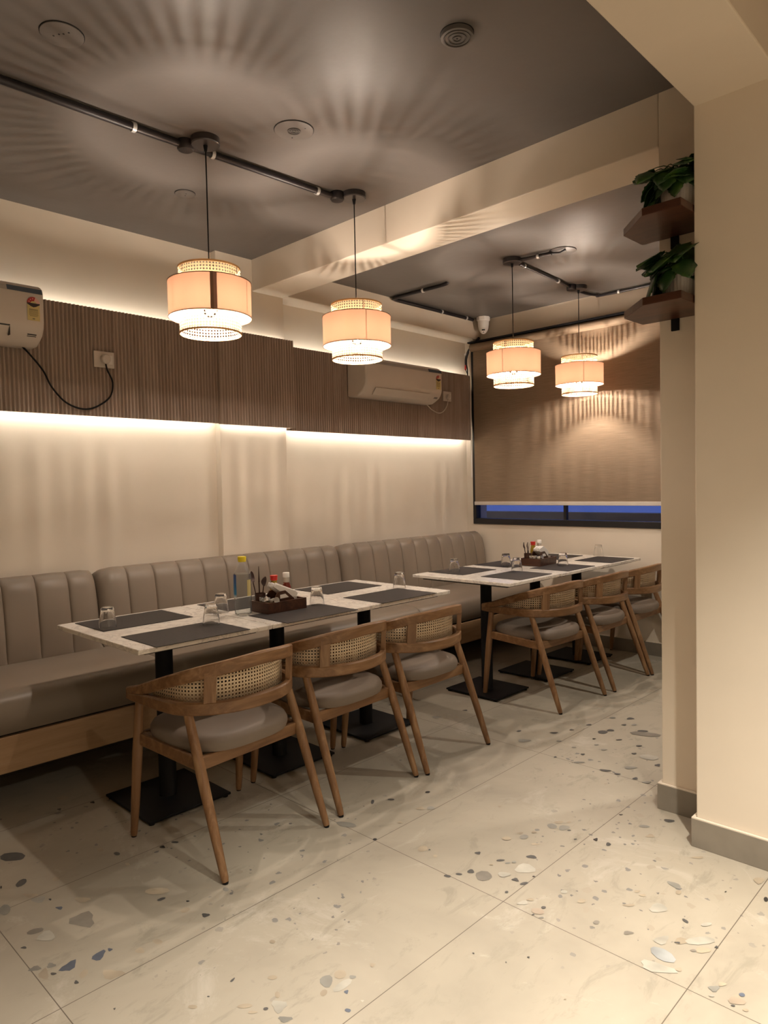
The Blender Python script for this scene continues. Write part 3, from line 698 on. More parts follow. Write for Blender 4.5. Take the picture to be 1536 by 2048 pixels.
def chpos(rear, ang):
    # rear = middle of the rear feet; chairs face the tables (towards -x), ang = extra turn
    a = PI+R(ang); return (rear[0]+.275*math.cos(a), rear[1]+.275*math.sin(a), 0), a
CHAIRS = [((-2.057, 1.530), 5.0, 'teak chair with cane back nearest the viewer, at the free end of the near tables'),
          ((-2.115, 2.121), 3.5, 'teak chair with cane back, the middle one of the near row'),
          ((-2.112, 2.668), 1.5, 'teak chair with cane back, farthest of the near row with a gap behind it'),
          ((-2.069, 3.822), -3.0, 'teak chair with cane back, first of the far row, its full arm in view'),
          ((-2.046, 4.430), 0.0, 'teak chair with cane back, the middle one of the far row'),
          ((-2.030, 4.960), 0.0, 'teak chair with cane back nearest the window wall, cut off by the column')]
for i, (r, a, lb) in enumerate(CHAIRS):
    c = ch if i == 0 else copy_tree(ch)
    l, rz = chpos(r, a); place(c, l, rz, lb, 'cane-back chairs of the near row' if i < 3 else 'cane-back chairs of the far row')

# ------------------------------------------------------------------ pendants
def make_pendant():
    p = thing('pendant_lamp', '', 'lamp')          # origin: centre of the shade bottom
    n = 72
    MB().lathe([(.177, .0705), (.178, .222)], n=n, uvs=True).build('drum_shade', M['drum'], p, smooth=True, recalc=False)
    for z, r in ((.0705, .178), (.222, .1785)):
        MB().lathe([(r-.0012, z-.0016), (r+.0012, z-.0016), (r+.0012, z+.0016), (r-.0012, z+.0016)], n=n, closed=True).build('shade_trim', M['trim'], p, smooth=True)
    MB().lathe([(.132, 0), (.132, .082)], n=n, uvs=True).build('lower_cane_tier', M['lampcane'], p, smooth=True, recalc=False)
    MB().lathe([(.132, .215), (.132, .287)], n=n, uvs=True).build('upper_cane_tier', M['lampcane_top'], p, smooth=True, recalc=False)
    for z in (.003, .284):
        MB().lathe([(.1305, z-.004), (.1335, z-.004), (.1335, z+.004), (.1305, z+.004)], n=n, closed=True).build('cane_hem', M['lampcane_hem'], p, smooth='auto')
    w = MB()
    for k in range(3):
        a = 2*PI*k/3+.5
        w.tube([(.02*math.cos(a), .02*math.sin(a), .205), (.177*math.cos(a), .177*math.sin(a), .218)], .0016, 6)
        w.tube([(.132*math.cos(a), .132*math.sin(a), .004), (.132*math.cos(a), .132*math.sin(a), .284)], .0013, 6)
    w.build('wire_spider', M['steelwire'], p)
    MB().lathe([(.0, .245), (.014, .245), (.019, .235), (.019, .180), (.015, .176), (0, .176)], n=20).build('lamp_holder', M['canopy'], p, smooth='auto')
    bulb = MB().lathe([(.012, .176), (.016, .160), (.029, .135), (.033, .112), (.029, .092), (.016, .078), (.0, .074)], n=24).build('bulb', M['bulbglass'], p, smooth=True)
    MB().tube([(0, 0, .094), (0, 0, .150)], .0058, 8).build('filament', M['filament'], bulb)
    return p
M['lampcane_hem'] = plain('cane_hem', (.62, .38, .16), .6)
M['steelwire'] = plain('steel_wire', (.5, .48, .45), .4, 0)
pd = make_pendant()
def hang(p, x, y, z, zc, label, rz):
    place(p, (x, y, z), rz, label, 'two-tier peach and cane pendants')
    H = zc-z
    MB().tube([(0, 0, .245), (0, 0, H-.02)], .0030, 8).build('cord', M['black'], p)
    MB().lathe([(0, H), (.062, H), (.062, H-.026), (.058, H-.030), (0, H-.030)], n=36).build('ceiling_canopy', M['canopy'], p, smooth='auto')
    MB().lathe([(.0, H-.029), (.010, H-.029), (.006, H-.055), (0, H-.055)], n=14).build('cord_grip', M['black'], p, smooth='auto')
PEND = [(-2.696, 1.708, 2.020, ZC, 'peach drum and cane pendant lamp nearest the viewer, with a dark seam down its drum'),
        (-2.672, 2.573, 2.005, ZC, 'peach drum and cane pendant lamp, second from the viewer, in front of the cross beam'),
        (-2.650, 3.995, 1.992, ZF, 'peach drum and cane pendant lamp in the far bay, near the security camera'),
        (-2.672, 4.920, 2.012, ZF, 'peach drum and cane pendant lamp farthest away, in front of the blind')]
copies = [pd]+[copy_tree(pd) for _ in range(3)]
for p, (x, y, z, zc, lb), rz in zip(copies, PEND, (0, 1.1, 2.3, .7)): hang(p, x, y, z, zc, lb, rz)
sm = MB(); a0 = math.atan2(-1.708, 2.696)
for k in range(3):
    a = a0-.03+k*.048
    for r in (.1765,): pass
def arc_strip(a0, a1, r, z0, z1):
    m = MB(); q = []
    for k in range(5):
        a = a0+(a1-a0)*k/4; q.append((m.vert((r*math.cos(a), r*math.sin(a), z0)), m.vert((r*math.cos(a), r*math.sin(a), z1))))
    for s, t in zip(q, q[1:]): m.face((s[0], t[0], t[1], s[1]))
    return m
arc_strip(a0+.01, a0+.085, .1792, .072, .221).build('drum_seam', M['drumseam'], copies[0], smooth=True)
arc_strip(a0+.085, a0+.165, .1792, .072, .221).build('drum_overlap', M['drumseam2'], copies[0], smooth=True)
MB().tube([(.112, .07, .0), (.114, .073, -.03)], .0008, 5).build('loose_strand', M['lampcane_hem'], copies[0])

# ------------------------------------------------------------------ conduits
def conduit(label, pts, r=.0125, clips=(), boxes=(), ends=None):
    root = thing('conduit', label, 'conduit', pts[0], group='black ceiling conduits')
    o = Vector(pts[0]); m = MB(); m.tube([Vector(p)-o for p in pts], r, 12); m.build('pipe', M['pipe'], root, smooth='auto')
    for (c, d) in clips:
        d = Vector(d).normalized(); c = Vector(c)-o
        k = MB().tube([c-d*.008, c+d*.008], r+.004, 12)
        k.build('clip', M['clip'], root, smooth='auto')
    for c in boxes:
        c = Vector(c)-o
        b = MB().lathe([(.0, 0), (.034, 0), (.036, -.006), (.036, -.036), (.031, -.042), (0, -.042)], c, 20); b.build('junction_box', M['pipe'], root, smooth='auto')
    return root
zc = ZC-.020
conduit('black conduit across the near ceiling up to the first pendant', [(-2.80, -1.6, zc), (-2.790, .9, zc), (-2.775, 1.58, zc), (-2.775, 1.66, zc)], .0165,
        [((-2.779, 1.42, zc), (0, 1, 0))], [(-2.772, 1.655, ZC)])
conduit('black conduit between the two near pendants', [(-2.768, 1.68, zc), (-2.735, 2.45, zc), (-2.722, 2.50, zc)], .0155,
        [((-2.763, 1.785, zc), (.04, 1, 0)), ((-2.740, 2.38, zc), (.04, 1, 0))], [(-2.722, 2.50, ZC)])
zf = ZF-.018
conduit('short black conduit from the third pendant to the round ceiling plate', [(-2.63, 4.00, zf), (-2.44, 4.03, zf), (-2.38, 4.04, zf)], .012, [((-2.47, 4.025, zf), (1, .1, 0))])
conduit('flexible black sleeve end at the round ceiling plate of the far bay', [(-2.38, 4.04, zf), (-2.33, 4.06, zf-.004), (-2.29, 4.055, zf+.004)], .007)
conduit('black conduit from the third pendant past the fourth to the window wall', smoothpath([(-2.64, 4.07, zf), (-2.665, 4.5, zf), (-2.69, 4.84, zf), (-2.70, 5.08, zf), (-2.66, 5.20, zf), (-2.58, 5.236, zf), (-1.6, 5.238, zf)], 4), .011,
        [((-2.643, 4.13, zf), (0, 1, 0)), ((-2.672, 4.62, zf), (0, 1, 0)), ((-2.50, 5.237, zf), (1, 0, 0))], [(-2.692, 4.85, ZF)])
conduit('black conduit along the far ceiling corner with a bend to the left wall', smoothpath([(-3.26, 4.07, ZF-.006), (-3.30, 4.068, zf), (-3.60, 4.062, zf), (-3.76, 4.062, zf), (-3.815, 4.10, zf), (-3.818, 4.3, zf), (-3.818, 5.12, zf)], 4), .014,
        [((-3.49, 4.064, zf), (1, 0, 0)), ((-3.818, 4.68, zf), (0, 1, 0)), ((-3.818, 5.02, zf), (0, 1, 0))])
conduit('black conduit curving down from the security camera beside the window', smoothpath([(-3.805, 5.19, 2.66), (-3.86, 5.20, 2.62), (-3.93, 5.205, 2.57), (-3.965, 5.205, 2.50), (-3.968, 5.205, 2.44)], 4), .012,
        [((-3.966, 5.205, 2.535), (0, 0, 1))])
rw = MB().tube([(-3.972, 5.205, 2.44), (-3.975, 5.205, 2.395)], .009, 8).build('cable_sleeve', M['redwire']); tag(rw, 'short red cable sleeve under the conduit beside the window', 'cable')
bwi = MB(); bwi.tube(smoothpath([(-3.962, 5.205, 2.44), (-3.955, 5.21, 2.38), (-3.962, 5.215, 2.30), (-3.95, 5.215, 2.2)]), .006, 8); bwi.tube(smoothpath([(-3.97, 5.20, 2.40), (-3.95, 5.21, 2.33), (-3.945, 5.215, 2.25)]), .004, 8)
tag(bwi.build('hanging_wire', M['black'], smooth=True), 'loose black wires hanging between the fluted panel and the window', 'wire')
# thin shadow-gap paint line left of the far ceiling
# ------------------------------------------------------------------ round ceiling plates
def plate(label, x, y, z, r, rings=(), holes=(), mat='ceiling', t=.004):
    root = thing('ceiling_plate', label, 'ceiling plate', (x, y, z))
    MB().lathe([(0, 0), (r, 0), (r, -t), (r-.003, -t-.001), (0, -t-.001)], n=40).build('disc', M[mat], root, smooth='auto')
    MB().lathe([(r, 0), (r+.0025, 0), (r+.0025, -.0012), (r, -.0012)], n=40, closed=True).build('edge_gap', M['black'], root)
    for q in rings:
        MB().lathe([(q-.0022, -t-.004), (q+.0022, -t-.004), (q+.0022, -t), (q-.0022, -t)], n=30, closed=True).build('grille_ring', M['ringdark'], root, smooth='auto')
    for hx, hy in holes:
        MB().lathe([(.0035, -t-.0014), (.0035, -t-.0008)], (hx, hy, 0), 10).build('screw', M['black'], root)
    return root
M['ringdark'] = plain('dark_ring', (.06, .052, .047), .5)
plate('round blank ceiling plate top left above the conduit', -2.41, .99, ZC, .068, (), ((.0, -.01), (.012, .0), (-.02, -.02), (.03, .01)))
plate('round ceiling plate with a small ringed grille between the near pendants', -2.374, 1.94, ZC, .083, (.008, .017, .026), ((.05, .02), (-.05, .03)))
plate('small round ceiling plate nearest the left wall', -3.262, 1.937, ZC, .05, (), ((.01, .0), (-.012, .008)))
plate('round ceiling plate beside the short conduit in the far bay', -2.335, 4.10, ZF, .085, (), ((.02, .01),))
dp = plate('raised ringed ceiling disc at the right, near the long beam', -1.492, 1.937, ZC, .055, (.014, .030, .044), ((0, 0),), t=.016)

# ------------------------------------------------------------------ security camera
cam_ = thing('security_camera', 'white dome security camera on the ceiling in the far left corner', 'camera', (-3.745, 5.175, ZF))
MB().lathe([(0, 0), (.062, 0), (.060, -.03), (.050, -.036), (0, -.036)], n=8).build('mount', M['white'], cam_, bevel=.003)
MB().lathe([(.050, -.036), (.048, -.07), (.043, -.105), (.034, -.125), (0, -.130)], n=28).build('housing', M['white'], cam_, smooth='auto')
v = Vector((3.745, -5.175, -1.3)).normalized()
u_ = v.cross(Vector((0, 0, 1))).normalized(); w_ = u_.cross(v)
ctr = Vector((0, 0, -.112))+v*.012
eye = MB(); eye.lathe([(0, -.036), (.018, -.031), (.030, -.018), (.036, 0), (.030, .018), (.018, .031), (0, .036)], ctr, 24); eye.build('eyeball', M['white'], cam_, smooth=True)
face = MB()
c0 = ctr+v*.0345
face.bar(c0-u_*.014, c0+u_*.014, .012, .004, tuple(v)); face.build('lens_window', M['black'], cam_, bevel=.001)
face = MB(); c1 = ctr+v*.030-w_*.019; face.bar(c1-u_*.007, c1+u_*.007, .006, .004, tuple(v)); face.build('sensor', M['black'], cam_)

# ------------------------------------------------------------------ air conditioners
def make_ac(label, x, y, z, Ln, open_flap):
    a = thing('air_conditioner', label, 'air conditioner', (x, y, z), group='white split air conditioners')
    h, d = .292, .205
    prof = [(0, .008), (0, h), (.06, h), (d-.035, h-.004), (d-.010, h-.018), (d, h-.045), (d+.002, .105), (d-.006, .075), (d-.030, .040), (d-.075, .014), (.10, 0), (.02, 0)]
    m = MB(); m.extrude(prof, 'Y', 0, Ln); m.build('body', M['acwhite'], a, bevel=.012, smooth='auto', seg=3)
    MB().extrude([(d-.0075, h-.026), (d+.0015, h-.050), (d+.0035, h-.050), (d-.0055, h-.026)], 'Y', .02, Ln-.012).build('trim_strip', M['acgrey'], a)
    for y0_, y1_ in ((.02, .12), (Ln-.17, Ln-.008)):
        MB().extrude([(d-.0075, h-.0255), (d+.0015, h-.0495), (d+.0045, h-.0495), (d-.0045, h-.0245)], 'Y', y0_, y1_).build('strip_end', M['acblue'], a)
    if open_flap:
        MB().extrude([(d-.012, .078), (d-.050, .030), (d-.056, .034), (d-.018, .082)], 'Y', .09, Ln-.15).build('outlet', M['acdark'], a)
        MB().extrude([(d+.004, .064), (d-.038, .012), (d-.042, .015), (d, .067)], 'Y', .10, Ln-.16).build('louvre_flap', M['acwhite'], a, bevel=.002)
    else:
        g = MB(); g.extrude([(d-.007, .070), (d-.034, .033), (d-.036, .035), (d-.009, .072)], 'Y', .09, Ln-.165); g.build('louvre_flap', M['acwhite'], a, bevel=.002)
        g = MB(); g.extrude([(d-.0042, .0765), (d-.0062, .0705), (d-.009, .0725), (d-.007, .078)], 'Y', .085, Ln-.16)
        g.box((d-.036, Ln-.162, .028), (d-.010, Ln-.159, .074)); g.build('flap_gap', M['acdark'], a)
    MB().extrude([(d-.024, .0475), (d-.034, .036), (d-.037, .038), (d-.027, .0495)], 'Y', Ln-.075, Ln-.032).build('display', M['sblack'], a)
    # energy label: half disc with stars over a printed card
    X_ = d+.0032; yc, zc_ = Ln-.052, h-.098
    s = MB(); s.box((X_, yc-.029, zc_-.085), (X_+.0008, yc+.029, zc_+.002)); card = s.build('energy_sticker', M['syel'], a)
    s = MB(); N_ = 22
    arc = [(yc+.030*math.cos(PI*k/N_), zc_+.030*math.sin(PI*k/N_)) for k in range(N_+1)]
    s.extrude(arc, 'X', X_+.0009, X_+.0014); s.build('dial', M['spink'], card)
    half = [(yc, zc_)]+[(yc-.030*math.cos(PI*.60*k/14), zc_+.030*math.sin(PI*.60*k/14)) for k in range(15)]
    MB().extrude(half, 'X', X_+.0015, X_+.0019).build('dial_red', M['sred'], card)
    MB().extrude([(yc+.014*math.cos(PI*k/12), zc_+.010*math.sin(PI*k/12)) for k in range(13)], 'X', X_+.0020, X_+.0024).build('dial_hub', M['syel'], card)
    for k in range(3):
        aa = PI*(.10+.18*k); cy, cz = yc-.0215*math.cos(aa), zc_+.0215*math.sin(aa)
        star = [(cy+(.0042 if j % 2 == 0 else .0018)*math.sin(PI*j/5), cz+(.0042 if j % 2 == 0 else .0018)*math.cos(PI*j/5)) for j in range(10)]
        MB().extrude(star, 'X', X_+.0020, X_+.0024).build('star', M['spink'], card)
    MB().extrude([(yc-.030, zc_), (yc-.030, zc_-.005), (yc-.012, zc_-.016), (yc, zc_-.020), (yc+.012, zc_-.016), (yc+.030, zc_-.005), (yc+.030, zc_)], 'X', X_+.0015, X_+.0019).build('dial_band', M['sblack'], card)
    t = MB(); rr = random.Random(5)
    for k in range(7):
        zz = zc_-.030-.0055*k; w = .018+.004*rr.random()
        t.box((X_+.0009, yc-w, zz-.0012-(.0012 if k == 0 else 0)), (X_+.0012, yc+w, zz+.0012))
    t.box((X_+.0009, yc-.006, zc_-.079), (X_+.0012, yc+.005, zc_-.073)); t.build('print', M['sgrey'], card)
    return a
make_ac('white split air conditioner cut off by the left edge of the photo', -3.868, .495, 2.083, .872, False)
make_ac('white split air conditioner in the far bay with its louvre flap open', -3.92, 3.66, 2.018, .885, True)

def socket(label, x, y, z, w, h, plugkind, group='wall sockets'):
    s = thing('wall_socket', label, 'socket', (x, y, z), group=group)
    MB().box((0, -w/2, -h/2), (.012, w/2, h/2)).build('cover_plate', M['acwhite'], s, bevel=.003)
    MB().box((.012, w*.18, -h*.28), (.0145, w*.40, h*.28)).build('switch', M['white'], s, bevel=.001)
    return s
s1 = socket('double wall socket with a round white plug on the near fluted panel', -3.872, 1.754, 2.080, .116, .090, 1)
s2 = socket('small wall socket on the far fluted panel right of the air conditioner', -3.925, 4.858, 2.120, .11, .086, 1)
def plug(label, x, y, z, r, col, pts, cr):
    p = thing('power_plug', label, 'plug', (x, y, z), group='air conditioner plugs')
    MB().extrude([(r*1.0*math.sin(2*PI*k/20), r*(1.25 if math.cos(2*PI*k/20) < 0 else 1.0)*math.cos(2*PI*k/20)) for k in range(20)], 'X', 0, .034).build('plug_body', M['acwhite'], p, bevel=.006, smooth='auto')
    MB().tube(smoothpath([Vector(q)-Vector((x, y, z)) for q in pts], 6), cr, 8).build('cable', M[col], p, smooth=True)
    return p
plug('round white plug with the looping black cable of the near air conditioner', -3.858, 1.752, 2.082, .024, 'black',
     [(-3.84, 1.752, 2.058), (-3.84, 1.760, 2.02), (-3.845, 1.790, 1.955), (-3.848, 1.775, 1.875), (-3.848, 1.70, 1.815), (-3.848, 1.62, 1.795), (-3.848, 1.53, 1.825), (-3.848, 1.46, 1.90), (-3.848, 1.42, 1.98), (-3.84, 1.36, 2.05), (-3.80, 1.30, 2.090)], .0048)
plug('small white plug with the looping white cable of the far air conditioner', -3.912, 4.845, 2.118, .018, 'acwhite',
     [(-3.895, 4.845, 2.095), (-3.90, 4.835, 2.04), (-3.905, 4.79, 1.985), (-3.905, 4.72, 1.965), (-3.90, 4.62, 1.99), (-3.88, 4.54, 2.02), (-3.85, 4.46, 2.035), (-3.84, 4.44, 2.045)], .0045)

# ------------------------------------------------------------------ shelves and plants on the column
def shelf(label, z):
    s = thing('wall_shelf', label, 'shelf', (-1.1, 2.798, z), group='dark wood shelves on the column')
    pts = [(-1.236, 2.798), (-1.240, 2.64), (-1.100, 2.490), (-.962, 2.490), (-.9575, 2.586), (-.9575, 2.798)]
    rel(MB().prism(pts, z, z+.028), s).build('board', M['walnut'], s, bevel=.002)
    b = MB(); b.box((-1.118, 2.7895, z-.046), (-1.088, 2.7990, z)); rel(b, s).build('bracket', M['black'], s)
    return s
shelf('upper six-sided dark wood shelf on the column', 2.290)
shelf('lower six-sided dark wood shelf on the column', 1.972)
def plant(label, x, y, z, seed, drop, leaves):
    p = thing('potted_plant', label, 'plant', (x, y, z), group='trailing plants on the column shelves')
    MB().lathe([(0, 0), (.056, 0), (.060, .004), (.070, .100), (.070, .104), (.066, .104), (.064, .090), (0, .088)], n=96, flute=32, famp=.022).build('pot', M['pot'], p, smooth=True)
    MB().lathe([(0, .0885), (.0630, .0885)], n=24).build('soil', M['soil'], p)
    rr = random.Random(seed); fol = MB(); st = MB()
    for (dx, dy, dz, size, head) in leaves:
        tip = Vector((dx, dy, dz)); base = Vector((rr.uniform(-.03, .03), rr.uniform(-.03, .03), .09))
        mid = (base+tip)/2+Vector((0, 0, .05))
        st.tube(smoothpath([base, mid, tip], 4), .0018, 5)
        out = Vector((dx, dy, 0)); out = out.normalized() if out.length > .01 else Vector((1, 0, 0))
        out = (out+Vector((rr.uniform(-.5, .5), rr.uniform(-.5, .5), 0))).normalized()
        ax = (out*math.cos(head)+Vector((0, 0, 1))*math.sin(head)).normalized()
        side = ax.cross(Vector((0, 0, 1))).normalized(); side = (side+Vector((0, 0, rr.uniform(-.4, .4)))).normalized(); nrm = side.cross(ax).normalized()
        L = size; K = 10; spine = []
        rows = []
        for k in range(K+1):
            t = k/K
            wdt = L*.56*math.sin(PI*min(1, t**.62))**.8*(1-.14*(k % 2))  # lobed outline
            if k == K: wdt = .0005
            c = tip+ax*L*(t-.1)-Vector((0, 0, 1))*L*.22*t*t
            rows.append([fol.vert(c+side*wdt*s+nrm*(-abs(s)*L*.10)) for s in (-1, -.5, 0, .5, 1)])
        for a, b in zip(rows, rows[1:]):
            for k in range(4): fol.face((a[k], a[k+1], b[k+1], b[k]))
    fo = fol.build('foliage', M['leaf'], p, smooth=True, recalc=False); so = fo.modifiers.new('thick', 'SOLIDIFY'); so.thickness = .0012
    st.build('stems', M['leaf'], p, smooth=True)
    return p
L1 = []; rr = random.Random(11)
for k in range(46):
    a = rr.uniform(0, 2*PI); d = rr.uniform(.02, .115)
    dx = d*math.cos(a); dy = d*math.sin(a)
    dx = max(-.10, min(.04, dx-.01)); dy = max(-.13, min(.07, dy))
    L1.append((dx, dy, .130+rr.uniform(-.02, .075)-.5*max(0, d-.05), rr.uniform(.062, .088), rr.uniform(-1.0, .25)))
L1 += [(-.10, -.03, .085, .065, -1.4), (-.105, .02, .06, .06, -1.45), (-.095, -.06, .05, .055, -1.4), (-.09, -.05, .11, .07, -1.0), (.015, -.08, .10, .06, -1.2)]
plant('bushy green plant in a white ribbed pot on the upper shelf', -1.030, 2.665, 2.3185, 3, 0, L1)
L2 = []
for k in range(26):
    a = rr.uniform(0, 2*PI); d = rr.uniform(.02, .11)
    dx = max(-.085, min(.04, d*math.cos(a)-.01)); dy = max(-.12, min(.06, d*math.sin(a)))
    L2.append((dx, dy, .120+rr.uniform(-.01, .085)-.5*max(0, d-.05), rr.uniform(.075, .105), rr.uniform(-1.0, .15)))
L2 += [(-.085, -.03, .10, .115, -1.35), (-.09, .02, .12, .095, -1.3), (-.08, -.07, .09, .10, -1.2), (-.01, -.10, .10, .08, -1.1)]
plant('broad-leaved plant in a white ribbed pot on the lower shelf', -1.030, 2.665, 2.0005, 8, 0, L2)

# ------------------------------------------------------------------ table ware
def make_tumbler():
    g = MB(); n = 40
    H, rb, rt = .086, .0365, .0270     # upside down: wide rim on the table, heavy fluted base on top
    out = [(rb, 0), (rb-.0006, .012), (rb-.0030, .034), (rb-.0042, .040), (rt+.0012, .060), (rt, .078), (rt-.002, H-.001), (rt-.004, H)]
    inn = [(0, H-.016), (rt-.006, H-.017), (rt-.0035, H-.024), (rt-.0018, .056), (rb-.0058, .038), (rb-.0024, .012), (rb-.0016, .0)]
    rows = []
    for i, (r, z) in enumerate(out+[(0, H-.0015)]):
        fl = .035 if .042 < z < .083 else 0
        rows.append([g.vert((r*(1+fl*abs(math.cos(5*2*PI*k/n))-fl/2)*math.cos(2*PI*k/n), r*(1+fl*abs(math.cos(5*2*PI*k/n))-fl/2)*math.sin(2*PI*k/n), z)) for k in range(n)])
    for r, z in inn: rows.append([g.vert((r*math.cos(2*PI*k/n), r*math.sin(2*PI*k/n), z)) for k in range(n)])
    no = len(out)+1
    order = rows[:no][::-1]+rows[no:][::-1]
    for a, b in zip(order, order[1:]):
        for k in range(n): k2 = (k+1) % n; g.face((a[k], a[k2], b[k2], b[k]))
    o = g.build('tumbler', M['glass'], smooth='auto')
    bm = bmesh.new(); bm.from_mesh(o.data); bmesh.ops.remove_doubles(bm, verts=bm.verts, dist=.00005); bmesh.ops.recalc_face_normals(bm, faces=bm.faces); bm.to_mesh(o.data); bm.free()
    return o
tb = make_tumbler()
GL = [(-2.913, 1.299, 1, 'overturned glass on the wall-side placemat at the free end of the near tables'),
      (-2.624, 1.622, 1, 'overturned glass on the chair-side placemat of the nearest table'),
      (-2.855, 1.820, 1, 'overturned glass half hidden behind the yellow-capped water bottle'),
      (-2.638, 2.227, 1, 'overturned glass just right of the near condiment tray'),
      (-2.698, 2.888, 1, 'overturned glass at the far end of the near row of tables'),
      (-2.895, 3.636, 1, 'overturned glass standing alone at the near end of the far tables'),
      (-2.809, 4.107, 1, 'overturned glass left of the far tray, the farther one of the pair'),
      (-2.590, 3.912, 1, 'overturned glass left of the far tray, the nearer one of the pair'),
      (-2.502, 4.350, 1, 'overturned glass right of the far condiment tray'),
      (-2.600, 5.060, 1, 'overturned glass against the window wall, farthest of all')]
for i, (x, y, k, lb) in enumerate(GL):
    o = tb if i == 0 else tb.copy()
    if i: COL.objects.link(o)
    onmat = any(abs(x-mx) < .145+.03 and abs(y-my) < .208+.03 for mx, my, _ in MATS)
    o.location = (x, y, TZ+(.0030 if onmat else .0006)); o.rotation_euler = (0, 0, i*.7); o.scale = (1.0, 1.0, 1.04)
    tag(o, lb, 'glass', 'overturned drinking glasses')

bo = thing('water_bottle', 'clear plastic water bottle with a yellow cap beside the near condiment tray', 'bottle', (-2.715, 1.848, TZ+.0008), rotz=-.45)
MB().lathe([(0, .003), (.030, 0), (.037, .006), (.0395, .03), (.0385, .062), (.0400, .068), (.0400, .182), (.0385, .192), (.030, .212), (.0165, .236), (.0135, .242), (.0135, .262)], n=32).build('bottle_body', M['pet'], bo, smooth='auto')
MB().lathe([(0, .004), (.029, .002), (.0365, .008), (.039, .03), (.0380, .062), (.0395, .070), (.0395, .180), (.038, .191), (0, .1915)], n=32).build('water', M['water'], bo, smooth='auto')
lab = MB(); q = []
for k in range(13):
    a = R(252)+R(56)*k/12; q.append((lab.vert((.0408*math.cos(a), .0408*math.sin(a), .078)), lab.vert((.0408*math.cos(a), .0408*math.sin(a), .190))))
for s, t in zip(q, q[1:]): lab.face((s[0], t[0], t[1], s[1]))
lab.build('blue_label', M['bluelabel'], bo, smooth=True)
lab = MB(); q = []
for k in range(7):
    a = R(22)+R(34)*k/6; q.append((lab.vert((.0408*math.cos(a), .0408*math.sin(a), .09)), lab.vert((.0408*math.cos(a), .0408*math.sin(a), .165))))
for s, t in zip(q, q[1:]): lab.face((s[0], t[0], t[1], s[1]))
lab.build('yellow_label', M['labelyellow'] if 'labelyellow' in M else M['syel'], bo, smooth=True)
MB().lathe([(0, .270), (.0185, .270), (.0200, .266), (.0180, .246), (0, .246)], n=24).build('bottle_cap', M['yellow'], bo, smooth='auto')

